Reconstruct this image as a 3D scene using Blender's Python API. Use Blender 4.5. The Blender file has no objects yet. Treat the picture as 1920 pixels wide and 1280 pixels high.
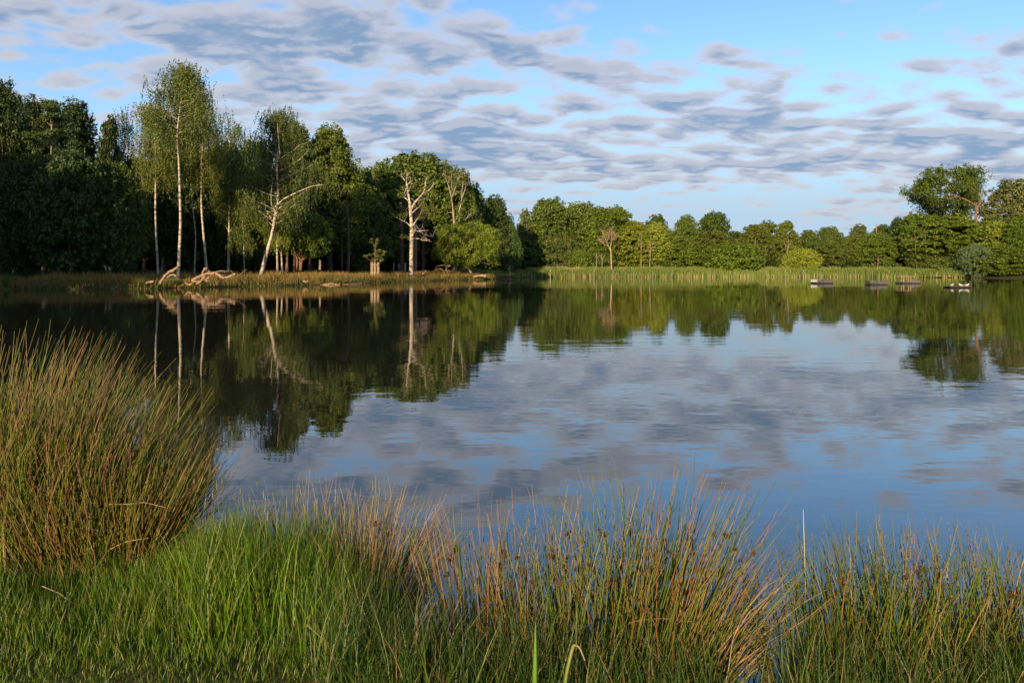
import bpy, math
import numpy as np
R = math.radians
scene = bpy.context.scene
COL = scene.collection
F, CX, HY, HC = 1280.0, 960.0, 505.0, 1.85          # focal length in photo pixels, optical centre, horizon row, eye height
rng = np.random.default_rng(7)

def P(px, py, d):
    return np.array([(px - CX) / F * d, d, HC - (py - HY) / F * d])

# ------------------------------------------------------------------ mesh builder
class MB:
    def __init__(self):
        self.V, self.Q, self.C, self.n = [], [], [], 0
    def add(self, v, q, c=None):
        v = np.asarray(v, float).reshape(-1, 3)
        q = np.asarray(q, int).reshape(-1, 4)
        self.V.append(v); self.Q.append(q + self.n)
        if c is None:
            c = np.ones((len(v), 3))
        self.C.append(np.broadcast_to(np.asarray(c, float), (len(v), 3)))
        self.n += len(v)
    def mesh(self, name, mat, smooth=True, color=False):
        v = np.concatenate(self.V); q = np.concatenate(self.Q)
        m = bpy.data.meshes.new(name)
        m.vertices.add(len(v)); m.vertices.foreach_set('co', v.astype(np.float32).ravel())
        m.loops.add(q.size); m.loops.foreach_set('vertex_index', q.astype(np.int32).ravel())
        m.polygons.add(len(q)); m.polygons.foreach_set('loop_start', np.arange(0, q.size, 4, dtype=np.int32))
        m.polygons.foreach_set('use_smooth', np.full(len(q), smooth))
        if color:
            a = m.color_attributes.new('Col', 'FLOAT_COLOR', 'POINT')
            c = np.concatenate(self.C)
            a.data.foreach_set('color', np.concatenate([c, np.ones((len(c), 1))], 1).astype(np.float32).ravel())
        m.update(calc_edges=True); m.validate()
        if mat: m.materials.append(mat)
        return m
    # a tapered tube along a path
    def tube(self, pts, rad, k=6, c=None, cap=True, rough=0.0):
        pts = np.asarray(pts, float); rad = np.broadcast_to(np.asarray(rad, float), (len(pts),))
        n = len(pts)
        t = np.gradient(pts, axis=0); t /= np.linalg.norm(t, axis=1)[:, None] + 1e-9
        ref = np.array([0.31, 0.95, 0.05]) if abs(t[0][1]) < .8 else np.array([1., .1, .2])
        a = np.cross(t, ref); a /= np.linalg.norm(a, axis=1)[:, None] + 1e-9
        b = np.cross(t, a)
        th = np.linspace(0, 2 * np.pi, k, endpoint=False)
        v = pts[:, None] + rad[:, None, None] * (np.cos(th)[None, :, None] * a[:, None] + np.sin(th)[None, :, None] * b[:, None])
        if rough: v = pts[:, None] + (v - pts[:, None]) * (1 + rough * np.random.default_rng(n * 31 + k).normal(0, 1, (n, k, 1)))
        i = np.arange(n - 1)[:, None] * k; j = np.arange(k)[None]
        j2 = (j + 1) % k
        q = np.stack([i + j, i + j2, i + k + j2, i + k + j], -1).reshape(-1, 4)
        vv = v.reshape(-1, 3)
        if cap:
            for e, s in ((0, 0), (n - 1, (n - 1) * k)):
                vv = np.concatenate([vv, pts[e][None]]); ci = len(vv) - 1
                for m_ in range(0, k, 2):
                    q = np.concatenate([q, [[s + m_, s + (m_ + 1) % k, s + (m_ + 2) % k, ci]]])
        self.add(vv, q, c)
    def box(self, lo, hi, c=None, rot=None, org=(0, 0, 0)):
        x0, y0, z0 = lo; x1, y1, z1 = hi
        v = np.array([[x0, y0, z0], [x1, y0, z0], [x1, y1, z0], [x0, y1, z0], [x0, y0, z1], [x1, y0, z1], [x1, y1, z1], [x0, y1, z1]], float)
        if rot is not None: v = v @ rot.T
        self.add(v + np.asarray(org), [[0, 3, 2, 1], [4, 5, 6, 7], [0, 1, 5, 4], [1, 2, 6, 5], [2, 3, 7, 6], [3, 0, 4, 7]], c)
    # rhombic leaves
    def leaves(self, ctr, nrm, tip, L, W, fold=.25):
        n = len(ctr)
        nrm = nrm / (np.linalg.norm(nrm, axis=1)[:, None] + 1e-9)
        tip = tip - nrm * (tip * nrm).sum(1)[:, None]; tip /= np.linalg.norm(tip, axis=1)[:, None] + 1e-9
        sd = np.cross(nrm, tip)
        L = np.broadcast_to(L, (n,))[:, None]; W = np.broadcast_to(W, (n,))[:, None]
        a = ctr - tip * L * .5; b = ctr + sd * W * .5 + nrm * W * fold; c = ctr + tip * L * .5; d = ctr - sd * W * .5 + nrm * W * fold
        v = np.stack([a, b, c, d], 1).reshape(-1, 3)
        self.add(v, np.arange(4 * n).reshape(n, 4))
    # many grass stems at once: triangular prisms (k=3) or ribbons (k=2)
    def stems(self, base, az, lean, length, rad, bend, col0, col1, levels=5, k=3, tipc=None, kink=0.0, r=rng, taper=.15):
        n = len(base); t = np.linspace(0, 1, levels)
        length = np.broadcast_to(length, (n,)); lean = np.broadcast_to(lean, (n,)); bend = np.broadcast_to(bend, (n,)); rad = np.broadcast_to(rad, (n,))
        ang = lean[:, None] + bend[:, None] * t[None] ** 1.3                    # angle from vertical along the stem
        if kink: ang = ang + r.normal(0, kink, (n, levels)) * t
        dh = np.sin(ang); dv = np.cos(ang); dt = length[:, None] / (levels - 1)
        h = np.concatenate([np.zeros((n, 1)), np.cumsum(dh[:, :-1] * dt, 1)], 1)
        z = np.concatenate([np.zeros((n, 1)), np.cumsum(dv[:, :-1] * dt, 1)], 1)
        azz = az[:, None] + (r.normal(0, kink, (n, levels)) * 1.0 if kink else 0)
        p = np.stack([base[:, 0:1] + h * np.cos(azz), base[:, 1:2] + h * np.sin(azz), base[:, 2:3] + z], -1)
        w = rad[:, None] * (1 - (1 - taper) * t[None] ** 1.6)
        tw = r.uniform(0, 6.28, n)
        col = col0[:, None] * (1 - t[None, :, None]) + col1[:, None] * t[None, :, None]
        if tipc is not None:
            m = np.clip((t[None, :, None] - .72) / .28, 0, 1) * tipc[1][:, None, None]
            col = col * (1 - m) + np.asarray(tipc[0]) * m
        rings = []
        for j in range(k):
            th = tw + j * 2 * np.pi / k
            off = np.stack([np.cos(th), np.sin(th), np.zeros(n)], -1)
            rings.append(p + w[..., None] * off[:, None])
        v = np.stack(rings, 2)                       # n, levels, k, 3
        vi = np.arange(n * levels * k).reshape(n, levels, k)
        q = []
        for j in range(k if k > 2 else 1):
            j2 = (j + 1) % k
            q.append(np.stack([vi[:, :-1, j], vi[:, :-1, j2], vi[:, 1:, j2], vi[:, 1:, j]], -1).reshape(-1, 4))
        self.add(v.reshape(-1, 3), np.concatenate(q), np.repeat(col[:, :, None], k, 2).reshape(-1, 3))
        return p

def link(name, mesh, parent=None, loc=None):
    o = bpy.data.objects.new(name, mesh); COL.objects.link(o)
    if parent: o.parent = parent
    if loc is not None: o.location = loc
    return o
def tag(o, label=None, cat=None, group=None, kind=None):
    if label: o['label'] = label
    if cat: o['category'] = cat
    if group: o['group'] = group
    if kind: o['kind'] = kind
    return o
def empty(name, loc, label, cat, group=None):
    o = bpy.data.objects.new(name, None); COL.objects.link(o); o.location = loc
    o.empty_display_size = .3
    return tag(o, label, cat, group)

# ------------------------------------------------------------------ materials
def newmat(name):
    m = bpy.data.materials.new(name); m.use_nodes = True
    nt = m.node_tree; nt.nodes.clear()
    return m, nt
def N(nt, t, **kw):
    n = nt.nodes.new(t)
    for k, v in kw.items():
        if k == 'ins':
            for a, b in v.items(): n.inputs[a].default_value = b
        else: setattr(n, k, v)
    return n
def ramp(nt, fac, stops):
    r = N(nt, 'ShaderNodeValToRGB'); cr = r.color_ramp
    while len(cr.elements) < len(stops): cr.elements.new(.5)
    for e, (p, c) in zip(cr.elements, stops):
        e.position = p; e.color = (*c, 1) if len(c) == 3 else c
    nt.links.new(fac, r.inputs[0]); return r.outputs[0]
def mixc(nt, a, b, fac, mode='MIX'):
    m = N(nt, 'ShaderNodeMix', data_type='RGBA', blend_type=mode)
    for s, v in ((m.inputs[0], fac), (m.inputs[6], a), (m.inputs[7], b)):
        if hasattr(v, 'node'): nt.links.new(v, s)
        else: s.default_value = v if not isinstance(v, tuple) else ((*v, 1) if len(v) == 3 else v)
    return m.outputs[2]
def noise(nt, scale, detail=3, rough=.55, vec=None, sc=None, dim='3D'):
    n = N(nt, 'ShaderNodeTexNoise', noise_dimensions=dim, ins={'Scale': scale, 'Detail': detail, 'Roughness': rough})
    if vec is not None:
        if sc:
            mp = N(nt, 'ShaderNodeMapping'); mp.inputs['Scale'].default_value = sc
            nt.links.new(vec, mp.inputs[0]); vec = mp.outputs[0]
        nt.links.new(vec, n.inputs['Vector'])
    return n.outputs[0]

def leaf_mat(name, attr=None, trans=.35, rough=.5, spec=.35, tint=1.0):
    m, nt = newmat(name); L = nt.links.new
    tc = N(nt, 'ShaderNodeTexCoord')
    if attr:
        a = N(nt, 'ShaderNodeVertexColor', layer_name=attr); base = a.outputs[0]
    else:
        oi = N(nt, 'ShaderNodeObjectInfo'); base = oi.outputs['Color']
        n1 = noise(nt, .45, 2, .5, tc.outputs['Object'])
        n2 = noise(nt, 3.5, 2, .5, tc.outputs['Object'])
        v1 = ramp(nt, n1, [(.3, (.72, .74, .8)), (.7, (1.28, 1.22, 1.0))])
        v2 = ramp(nt, n2, [(.3, (.75, .78, .85)), (.7, (1.3, 1.22, 1.05))])
        base = mixc(nt, mixc(nt, base, v1, 1.0, 'MULTIPLY'), v2, 1.0, 'MULTIPLY')
    p = N(nt, 'ShaderNodeBsdfPrincipled', ins={'Roughness': rough, 'Specular IOR Level': spec})
    L(base, p.inputs['Base Color'])
    t = N(nt, 'ShaderNodeBsdfTranslucent')
    L(mixc(nt, base, (1.25, 1.3, .7), 1.0, 'MULTIPLY'), t.inputs[0])
    mx = N(nt, 'ShaderNodeMixShader', ins={0: trans})
    L(p.outputs[0], mx.inputs[1]); L(t.outputs[0], mx.inputs[2])
    o = N(nt, 'ShaderNodeOutputMaterial'); L(mx.outputs[0], o.inputs[0])
    return m
def wood_mat(name, c0, c1, scale=4, stretch=(1, 1, .25), rough=.85, bump=.4):
    m, nt = newmat(name); L = nt.links.new
    tc = N(nt, 'ShaderNodeTexCoord')
    n = noise(nt, scale, 5, .65, tc.outputs['Object'], stretch)
    n2 = noise(nt, scale * .3, 2, .5, tc.outputs['Object'])
    col = ramp(nt, n, [(.3, c0), (.7, c1)])
    col = mixc(nt, col, ramp(nt, n2, [(.3, (.7, .7, .7)), (.7, (1.2, 1.2, 1.2))]), 1.0, 'MULTIPLY')
    p = N(nt, 'ShaderNodeBsdfPrincipled', ins={'Roughness': rough, 'Specular IOR Level': .2})
    L(col, p.inputs['Base Color'])
    b = N(nt, 'ShaderNodeBump', ins={'Strength': bump, 'Distance': .05}); L(n, b.inputs['Height']); L(b.outputs[0], p.inputs['Normal'])
    o = N(nt, 'ShaderNodeOutputMaterial'); L(p.outputs[0], o.inputs[0])
    return m
def birch_mat():
    m, nt = newmat('birch_bark'); L = nt.links.new
    tc = N(nt, 'ShaderNodeTexCoord')
    n = noise(nt, 1.6, 4, .7, tc.outputs['Object'], (1.2, 1.2, 2.6))
    n2 = noise(nt, .55, 2, .5, tc.outputs['Object'], (.3, .3, 1))
    col = ramp(nt, n, [(.40, (.05, .04, .03)), (.47, (.34, .29, .225)), (.7, (.47, .41, .335))])
    sep = N(nt, 'ShaderNodeSeparateXYZ'); L(tc.outputs['Object'], sep.inputs[0])
    mr = N(nt, 'ShaderNodeMapRange', ins={1: 0.3, 2: 3.2, 3: .75, 4: 0.0}); L(sep.outputs[2], mr.inputs[0])
    rough = ramp(nt, noise(nt, 5, 4, .7, tc.outputs['Object']), [(.35, (.10, .08, .06)), (.65, (.42, .36, .3))])
    col = mixc(nt, col, rough, mr.outputs[0])
    col = mixc(nt, col, ramp(nt, n2, [(.3, (.75, .72, .7)), (.6, (1.1, 1.1, 1.1))]), 1.0, 'MULTIPLY')
    p = N(nt, 'ShaderNodeBsdfPrincipled', ins={'Roughness': .7, 'Specular IOR Level': .25}); L(col, p.inputs['Base Color'])
    o = N(nt, 'ShaderNodeOutputMaterial'); L(p.outputs[0], o.inputs[0])
    return m
M = {}
M['leaf'] = leaf_mat('tree_leaves', trans=.22)
M['grass'] = leaf_mat('grass_blades', 'Col', trans=.3, rough=.45, spec=.4)
M['dry'] = leaf_mat('bank_grass_blades', 'Col', trans=.25, rough=.7, spec=.15)
M['birch'] = birch_mat()
M['bark'] = wood_mat('dark_bark', (.03, .022, .015), (.12, .085, .055))
M['redbark'] = wood_mat('warm_bark', (.09, .047, .025), (.22, .125, .07))
M['palebark'] = wood_mat('pale_bark', (.14, .105, .065), (.29, .225, .155))
M['dead'] = wood_mat('bleached_dead_wood', (.16, .13, .10), (.36, .30, .235), 3, (1, 1, .5))
M['drift'] = wood_mat('driftwood', (.13, .088, .052), (.30, .205, .125), 3, (1, 1, 1))
M['greywood'] = wood_mat('weathered_grey_wood', (.06, .053, .047), (.16, .142, .125), 4, (1, 1, 1))
M['slat'] = wood_mat('sawn_timber', (.22, .165, .095), (.33, .26, .165), 6, (1, 1, .2))
M['post'] = wood_mat('weathered_post', (.16, .145, .11), (.28, .26, .205), 5, (1, 1, .3))
M['twig'] = wood_mat('brown_twig', (.18, .12, .08), (.36, .26, .18))
M['white'] = wood_mat('white_paint_and_sunlit_end', (.36, .35, .33), (.46, .45, .43), 8, (1, 1, 1), .5, .05)
M['deck'] = wood_mat('float_panel', (.035, .033, .032), (.095, .088, .083), 6, (.4, 1, 1), .8, .1)
M['tanboard'] = wood_mat('tan_board', (.15, .112, .07), (.29, .22, .145), 5, (.4, 1, 1), .8, .1)
M['black'] = wood_mat('black_float', (.012, .012, .013), (.03, .03, .032), 5, (1, 1, 1), .5, .1)
M['gull'] = wood_mat('white_feathers', (.50, .50, .50), (.60, .60, .60), 12, (1, 1, 1), .7, 0)
M['gullgrey'] = wood_mat('grey_feathers', (.30, .32, .35), (.42, .44, .47), 12, (1, 1, 1), .7, 0)
M['bill'] = wood_mat('orange_bill', (.55, .25, .04), (.7, .35, .06), 12, (1, 1, 1), .5, 0)
M['seed'] = wood_mat('brown_seed', (.035, .02, .008), (.10, .058, .022), 60, (1, 1, 1), .8, .2)

# ------------------------------------------------------------------ camera, sun, sky
EXPO = 1.0
SUN_EL, SUN_AZ = R(13.5), R(19)                        # azimuth: left of straight behind the camera
cam = bpy.data.cameras.new('camera'); co = bpy.data.objects.new('camera', cam); COL.objects.link(co)
cam.lens = 24; cam.sensor_width = 36; cam.shift_y = -(640 - HY) / 1920; cam.clip_start = .05; cam.clip_end = 3000
co.location = (0, 0, HC); co.rotation_euler = (R(90), 0, 0); scene.camera = co
sl = bpy.data.lights.new('sun', 'SUN'); so = bpy.data.objects.new('sun', sl); COL.objects.link(so)
sl.energy = 5.0; sl.angle = R(.5); sl.color = (1.0, .74, .46)
from mathutils import Vector
SD = Vector((-math.sin(SUN_AZ) * math.cos(SUN_EL), -math.cos(SUN_AZ) * math.cos(SUN_EL), math.sin(SUN_EL)))
so.rotation_euler = (-SD).to_track_quat('-Z', 'Y').to_euler(); so.location = (-30, -30, 40)
scene.view_settings.view_transform = 'Standard'; scene.view_settings.look = 'None'; scene.view_settings.gamma = 1
scene.view_settings.exposure = EXPO
scene.cycles.max_bounces = 6; scene.cycles.diffuse_bounces = 2; scene.cycles.transmission_bounces = 3; scene.cycles.transparent_max_bounces = 4
scene.cycles.glossy_bounces = 3
scene.cycles.use_denoising = True

def build_world():
    w = bpy.data.worlds.new('World'); scene.world = w; w.use_nodes = True
    nt = w.node_tree; nt.nodes.clear(); L = nt.links.new
    def math_(op, a, b=None, c=None, clamp=False):
        n = N(nt, 'ShaderNodeMath', operation=op); n.use_clamp = clamp
        for i, v in enumerate((a, b, c)):
            if v is None: continue
            if hasattr(v, 'node'): L(v, n.inputs[i])
            else: n.inputs[i].default_value = v
        return n.outputs[0]
    def vmath(op, a, b=None, c=None):
        n = N(nt, 'ShaderNodeVectorMath', operation=op)
        for i, v in enumerate((a, b, c)):
            if v is None: continue
            if hasattr(v, 'node'): L(v, n.inputs[i])
            else: n.inputs[i].default_value = v
        return n
    sky = N(nt, 'ShaderNodeTexSky', sky_type='NISHITA')
    sky.sun_disc = False; sky.sun_elevation = SUN_EL
    sky.sun_rotation = math.atan2(SD.x, SD.y) % (2 * math.pi)
    sky.air_density = 1.0; sky.dust_density = .3; sky.ozone_density = 1.6
    tc = N(nt, 'ShaderNodeTexCoord'); D = tc.outputs['Generated']
    sp = N(nt, 'ShaderNodeSeparateXYZ'); L(D, sp.inputs[0]); x, y, z = sp.outputs
    zz = math_('MAXIMUM', z, .012)
    ay = math_('MAXIMUM', math_('ABSOLUTE', y), .08)
    u = math_('DIVIDE', x, ay); v = math_('DIVIDE', zz, ay)
    cu = N(nt, 'ShaderNodeCombineXYZ'); L(u, cu.inputs[0]); L(v, cu.inputs[1]); UV = cu.outputs[0]
    # large banks of cloud and clear patches, where the sky has them
    bank = [(620, 70, 330, 50, .22), (980, 108, 190, 40, .20), (140, 18, 170, 26, .16), (330, 62, 80, 42, .10), (900, 265, 480, 55, .15), (1080, 300, 230, 40, .12), (1350, 220, 190, 32, .20),
            (1790, 260, 250, 72, .20), (1500, 310, 160, 26, .12), (1890, 88, 70, 30, .26), (1120, 92, 80, 45, .10), (1335, 112, 100, 30, .08), (1740, 140, 90, 22, .08), (560, 190, 330, 60, .10),
            (1500, 30, 420, 55, -.22), (1600, 130, 110, 60, -.07), (80, 110, 200, 50, -.05), (1230, 365, 330, 24, -.15), (700, 395, 400, 40, -.08), (1500, -170, 700, 170, -.26)]
    acc = None
    for px, py, rx, ry, wt in bank:
        a = vmath('MULTIPLY_ADD', UV, (F / rx, F / ry, 0), (-(px - CX) / rx, -(HY - py) / ry, 0))
        d = vmath('DOT_PRODUCT', a.outputs[0], a.outputs[0]).outputs['Value']
        e = math_('POWER', 2.718, math_('MULTIPLY', d, -1.0)); wt *= 1.0
        acc = math_('MULTIPLY', e, wt) if acc is None else math_('MULTIPLY_ADD', e, wt, acc)
    # cloud layer as a level sheet far overhead
    inv = math_('DIVIDE', 1.0, math_('ADD', zz, .20))
    pl = vmath('SCALE', D); L(inv, pl.inputs['Scale']); PL = pl.outputs[0]
    def dens(off):
        q = vmath('ADD', PL, off).outputs[0]
        q2 = vmath('MULTIPLY', q, (1.0, 1.45, 0)).outputs[0]
        warp = N(nt, 'ShaderNodeTexNoise', noise_dimensions='2D', ins={'Scale': 2.2, 'Detail': 1.0}); L(q2, warp.inputs['Vector'])
        q3 = vmath('MULTIPLY_ADD', warp.outputs['Color'], (.12, .12, 0), q2).outputs[0]
        n1 = N(nt, 'ShaderNodeTexNoise', noise_dimensions='2D', ins={'Scale': 5.4, 'Detail': 7.0, 'Roughness': .54}); L(q3, n1.inputs['Vector'])
        n2 = N(nt, 'ShaderNodeTexNoise', noise_dimensions='2D', ins={'Scale': 1.3, 'Detail': 1.0}); L(q2, n2.inputs['Vector'])
        vo = N(nt, 'ShaderNodeTexVoronoi', voronoi_dimensions='2D', feature='F1', ins={'Scale': 6.4, 'Randomness': .95}); L(q3, vo.inputs['Vector'])
        s = math_('MULTIPLY_ADD', n2.outputs[0], .36, math_('MULTIPLY', n1.outputs[0], .74))
        s = math_('ADD', s, math_('MULTIPLY_ADD', vo.outputs['Distance'], -.34, .33))
        return math_('ADD', s, acc)
    d0 = dens((0, 0, 0)); d1 = dens((-.008, -.05, 0))
    TH = .735
    def mr(val, a, b, smooth=True):
        n = N(nt, 'ShaderNodeMapRange', interpolation_type='SMOOTHSTEP' if smooth else 'LINEAR', ins={1: a, 2: b, 3: 0, 4: 1}); L(val, n.inputs[0]); return n.outputs[0]
    cov = mr(d0, TH - .12, TH + .14)
    thick = mr(d0, TH + .02, TH + .26)
    lit = mr(math_('SUBTRACT', d0, d1), -.02, .15)
    lowfade = mr(v, .025, .09)
    cov = math_('MULTIPLY', cov, lowfade)
    shade = math_('MULTIPLY', thick, math_('SUBTRACT', 1.0, math_('MULTIPLY', lit, .62)), clamp=True)
    cl = mixc(nt, CLOUD_LIT, CLOUD_DARK, shade)
    skyc = mixc(nt, sky.outputs[0], SKY_TINT, 1.0, 'MULTIPLY')
    # pale band of air low over the trees
    low = mr(v, .33, .06)
    skyc = mixc(nt, skyc, SKY_LOW, math_('MULTIPLY', low, .97))
    tot = mixc(nt, skyc, cl, math_('MULTIPLY', cov, .92))
    bg = N(nt, 'ShaderNodeBackground', ins={1: SKY_STRENGTH}); L(tot, bg.inputs[0])
    o = N(nt, 'ShaderNodeOutputWorld'); L(bg.outputs[0], o.inputs[0])
SKY_STRENGTH = .105
def per(c): return tuple(a / SKY_STRENGTH / 2 ** EXPO for a in c)
SKY_TINT = (.80, .97, 1.15)
SKY_LOW = per((.46, .63, .80))
CLOUD_LIT = per((.64, .635, .69))
CLOUD_DARK = per((.235, .345, .53))
build_world()

# ------------------------------------------------------------------ terrain and water
SH_L = np.array([(-140, -4), (-84, 2), (-52, 16), (-45.5, 37), (-50, 57.8), (-46, 62), (-35.5, 64.5), (-29.5, 73), (-21, 84), (-16, 102), (-8, 119), (-3.5, 126), (-2.5, 136), (1, 150), (6, 160), (43, 163), (82, 163), (98, 150), (112, 120), (150, 60), (190, 0), (200, -40)], float)
def near_edge(x):
    return np.interp(x, [-14, -6, -3, -1.75, -1.3, -1.0, -.75, -.5, 0, 1, 2, 3, 5, 12], [6.5, 5.2, 4.6, 4.25, 3.85, 3.95, 3.7, 3.35, 3.0, 2.95, 2.9, 2.85, 2.7, 1.5])
def seg_dist(X, Y, poly):
    best = np.full(X.shape, 1e9)
    for a, b in zip(poly[:-1], poly[1:]):
        ab = b - a; t = np.clip(((X - a[0]) * ab[0] + (Y - a[1]) * ab[1]) / (ab @ ab), 0, 1)
        best = np.minimum(best, np.hypot(X - a[0] - t * ab[0], Y - a[1] - t * ab[1]))
    return best
POLY = np.concatenate([SH_L, [[200, -60], [-140, -60]]])
def inside(X, Y):
    c = np.zeros(X.shape, bool); n = len(POLY)
    for i in range(n):
        x1, y1 = POLY[i]; x2, y2 = POLY[(i + 1) % n]
        if y1 == y2: continue
        c ^= ((y1 > Y) != (y2 > Y)) & (X < (x2 - x1) * (Y - y1) / (y2 - y1) + x1)
    return c
def height(X, Y):
    X = np.asarray(X, float); Y = np.asarray(Y, float)
    sd = seg_dist(X, Y, SH_L) * np.where(inside(X, Y), -1, 1)         # + on land
    wob = .5 * np.sin(X * .9 + Y * .4) + .35 * np.sin(X * 2.1 - Y * 1.3)
    sd = sd + wob * .5
    far = np.where(sd > 0, np.minimum(.14 + sd * .055, .75 + sd * .004), np.maximum(sd * .4, -1.2)) + np.where(sd > 3, .10 * np.sin(X * .5) * np.sin(Y * .37), 0)
    e = near_edge(X) - Y + .06 * np.sin(X * 7) + .04 * np.sin(X * 17 + 1)
    near = np.where(e > 0, np.minimum(.02 + e * .30, .17 + .012 * e), np.maximum(e * .6, -1.2)) + .012 * np.sin(X * 9) * np.sin(Y * 8)
    return np.maximum(far, near)

def ground_z(x, y): return float(height(np.array([x]), np.array([y]))[0])
def build_ground():
    t = np.linspace(-1, 1, 361)
    xs = 1.2 * np.sinh(t * 7.05)                     # fine near the viewer, coarse far off
    ys = np.concatenate([-np.flip(1.2 * np.sinh(np.linspace(0, 1, 60)[1:] * 7)), 1.2 * np.sinh(np.linspace(0, 1, 340) * 7.05)])
    # extra lines where the wooded bank stands
    xs = np.unique(np.concatenate([xs, np.arange(-60, 8, 1.0)])); ys = np.unique(np.concatenate([ys, np.arange(58, 168, 1.0)]))
    X, Y = np.meshgrid(xs, ys, indexing='ij'); Z = height(X, Y)
    n, m = X.shape; i = np.arange(n * m).reshape(n, m)
    q = np.stack([i[:-1, :-1], i[1:, :-1], i[1:, 1:], i[:-1, 1:]], -1).reshape(-1, 4)
    b = MB(); b.add(np.stack([X, Y, Z], -1).reshape(-1, 3), q)
    mt, nt = newmat('ground'); L = nt.links.new
    tc = N(nt, 'ShaderNodeTexCoord')
    n1 = noise(nt, .35, 5, .6, tc.outputs['Object']); n2 = noise(nt, 9, 4, .6, tc.outputs['Object'])
    c = ramp(nt, n1, [(.3, (.030, .026, .012)), (.55, (.045, .050, .016)), (.75, (.080, .062, .028))])
    c = mixc(nt, c, ramp(nt, n2, [(.3, (.6, .6, .6)), (.7, (1.4, 1.35, 1.2))]), 1.0, 'MULTIPLY')
    p = N(nt, 'ShaderNodeBsdfPrincipled', ins={'Roughness': .95, 'Specular IOR Level': .1}); L(c, p.inputs['Base Color'])
    bp = N(nt, 'ShaderNodeBump', ins={'Strength': .6, 'Distance': .04}); L(n2, bp.inputs['Height']); L(bp.outputs[0], p.inputs['Normal'])
    o = N(nt, 'ShaderNodeOutputMaterial'); L(p.outputs[0], o.inputs[0])
    tag(link('ground', b.mesh('ground', mt)), kind='structure')
build_ground()

def build_water():
    b = MB(); b.add([[-420, -120, 0], [420, -120, 0], [420, 420, 0], [-420, 420, 0]], [[0, 1, 2, 3]])
    mt, nt = newmat('pond_water'); L = nt.links.new
    g = N(nt, 'ShaderNodeNewGeometry')
    pos = g.outputs['Position']
    a = noise(nt, 1.0, 2, .5, pos, (1.6, 3.2, 1)); c = noise(nt, 1.0, 2, .5, pos, (.28, .7, 1)); f = noise(nt, 1.0, 1, .5, pos, (6, 10, 1))
    patch = ramp(nt, noise(nt, 1.0, 2, .5, pos, (.05, .09, 1)), [(.38, (.25,) * 3), (.62, (1.0,) * 3)])
    def mth(op, x, y):
        n = N(nt, 'ShaderNodeMath', operation=op)
        for i, v in enumerate((x, y)):
            if hasattr(v, 'node'): L(v, n.inputs[i])
            else: n.inputs[i].default_value = v
        return n.outputs[0]
    hgt = mth('ADD', mth('MULTIPLY', a, .0030), mth('ADD', mth('MULTIPLY', c, .0085), mth('MULTIPLY', f, .0005)))
    hgt = mth('MULTIPLY', hgt, patch)
    bp = N(nt, 'ShaderNodeBump', ins={'Strength': 1.0, 'Distance': 1.0}); L(hgt, bp.inputs['Height'])
    p = N(nt, 'ShaderNodeBsdfPrincipled', ins={'Base Color': (.012, .012, .008, 1), 'Roughness': .012, 'IOR': WATER_IOR, 'Specular IOR Level': .5})
    L(bp.outputs[0], p.inputs['Normal'])
    o = N(nt, 'ShaderNodeOutputMaterial'); L(p.outputs[0], o.inputs[0])
    tag(link('water', b.mesh('water', mt)), kind='structure')
WATER_IOR = 2.5
build_water()

# ------------------------------------------------------------------ trees
def unit(a): return a / (np.linalg.norm(a, axis=-1, keepdims=True) + 1e-9)
def limb(b, p0, p1, r0, r1, r, k=5, sag=.12, n=6):
    p0 = np.asarray(p0, float); p1 = np.asarray(p1, float); L = np.linalg.norm(p1 - p0)
    t = np.linspace(0, 1, n)[:, None]
    mid = (p0 + p1) / 2 + np.array([0, 0, -sag * L]) + r.normal(0, .06 * L, 3)
    pts = (1 - t) ** 2 * p0 + 2 * t * (1 - t) * mid + t ** 2 * p1
    pts[1:-1] += r.normal(0, .018 * L, (n - 2, 3))
    b.tube(pts, r0 + (r1 - r0) * t[:, 0], k, cap=False)
    return pts
def clump_leaves(b, ctrs, rc, n, leaf, r, squash=.62, upb=.35, droop=.35, aspect=.6):
    ctrs = np.asarray(ctrs); m = len(ctrs)
    d = unit(r.normal(0, 1, (m, n, 3)) + np.array([0, 0, upb]))
    dist = np.asarray(rc)[:, None, None] * r.uniform(.15, 1, (m, n, 1)) ** .5
    dist = dist * (1 + .3 * np.sin(d[..., 0:1] * 5 + np.arange(m)[:, None, None]) * np.sin(d[..., 1:2] * 4))
    p = ctrs[:, None] + d * dist * np.array([1, 1, squash])
    nr = d * .7 + np.array([0, 0, .45]) + r.normal(0, .45, d.shape)
    tp = d + r.normal(0, .6, d.shape) + np.array([0, 0, -droop])
    s = leaf * r.uniform(.65, 1.35, m * n)
    b.leaves(p.reshape(-1, 3), nr.reshape(-1, 3), tp.reshape(-1, 3), s, s * aspect)
def profile(t, kind):
    if kind == 'dome': return np.sin(np.pi * np.clip(t, 0, 1) ** .62 * .97 + .03) ** .55
    if kind == 'tall': return np.sin(np.pi * np.clip(t, 0, 1) ** .68 * .96 + .04) ** .7
    if kind == 'cone': return (1 - t) ** .75 * .95 + .06
    if kind == 'ball': return np.sqrt(np.clip(1 - (2 * t - 1) ** 2, 0, 1)) * .97 + .03
    if kind == 'fan': return .25 + .75 * np.sin(np.pi * np.clip(t, 0, 1) ** 1.5 * .9 + .05) ** .7
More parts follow.
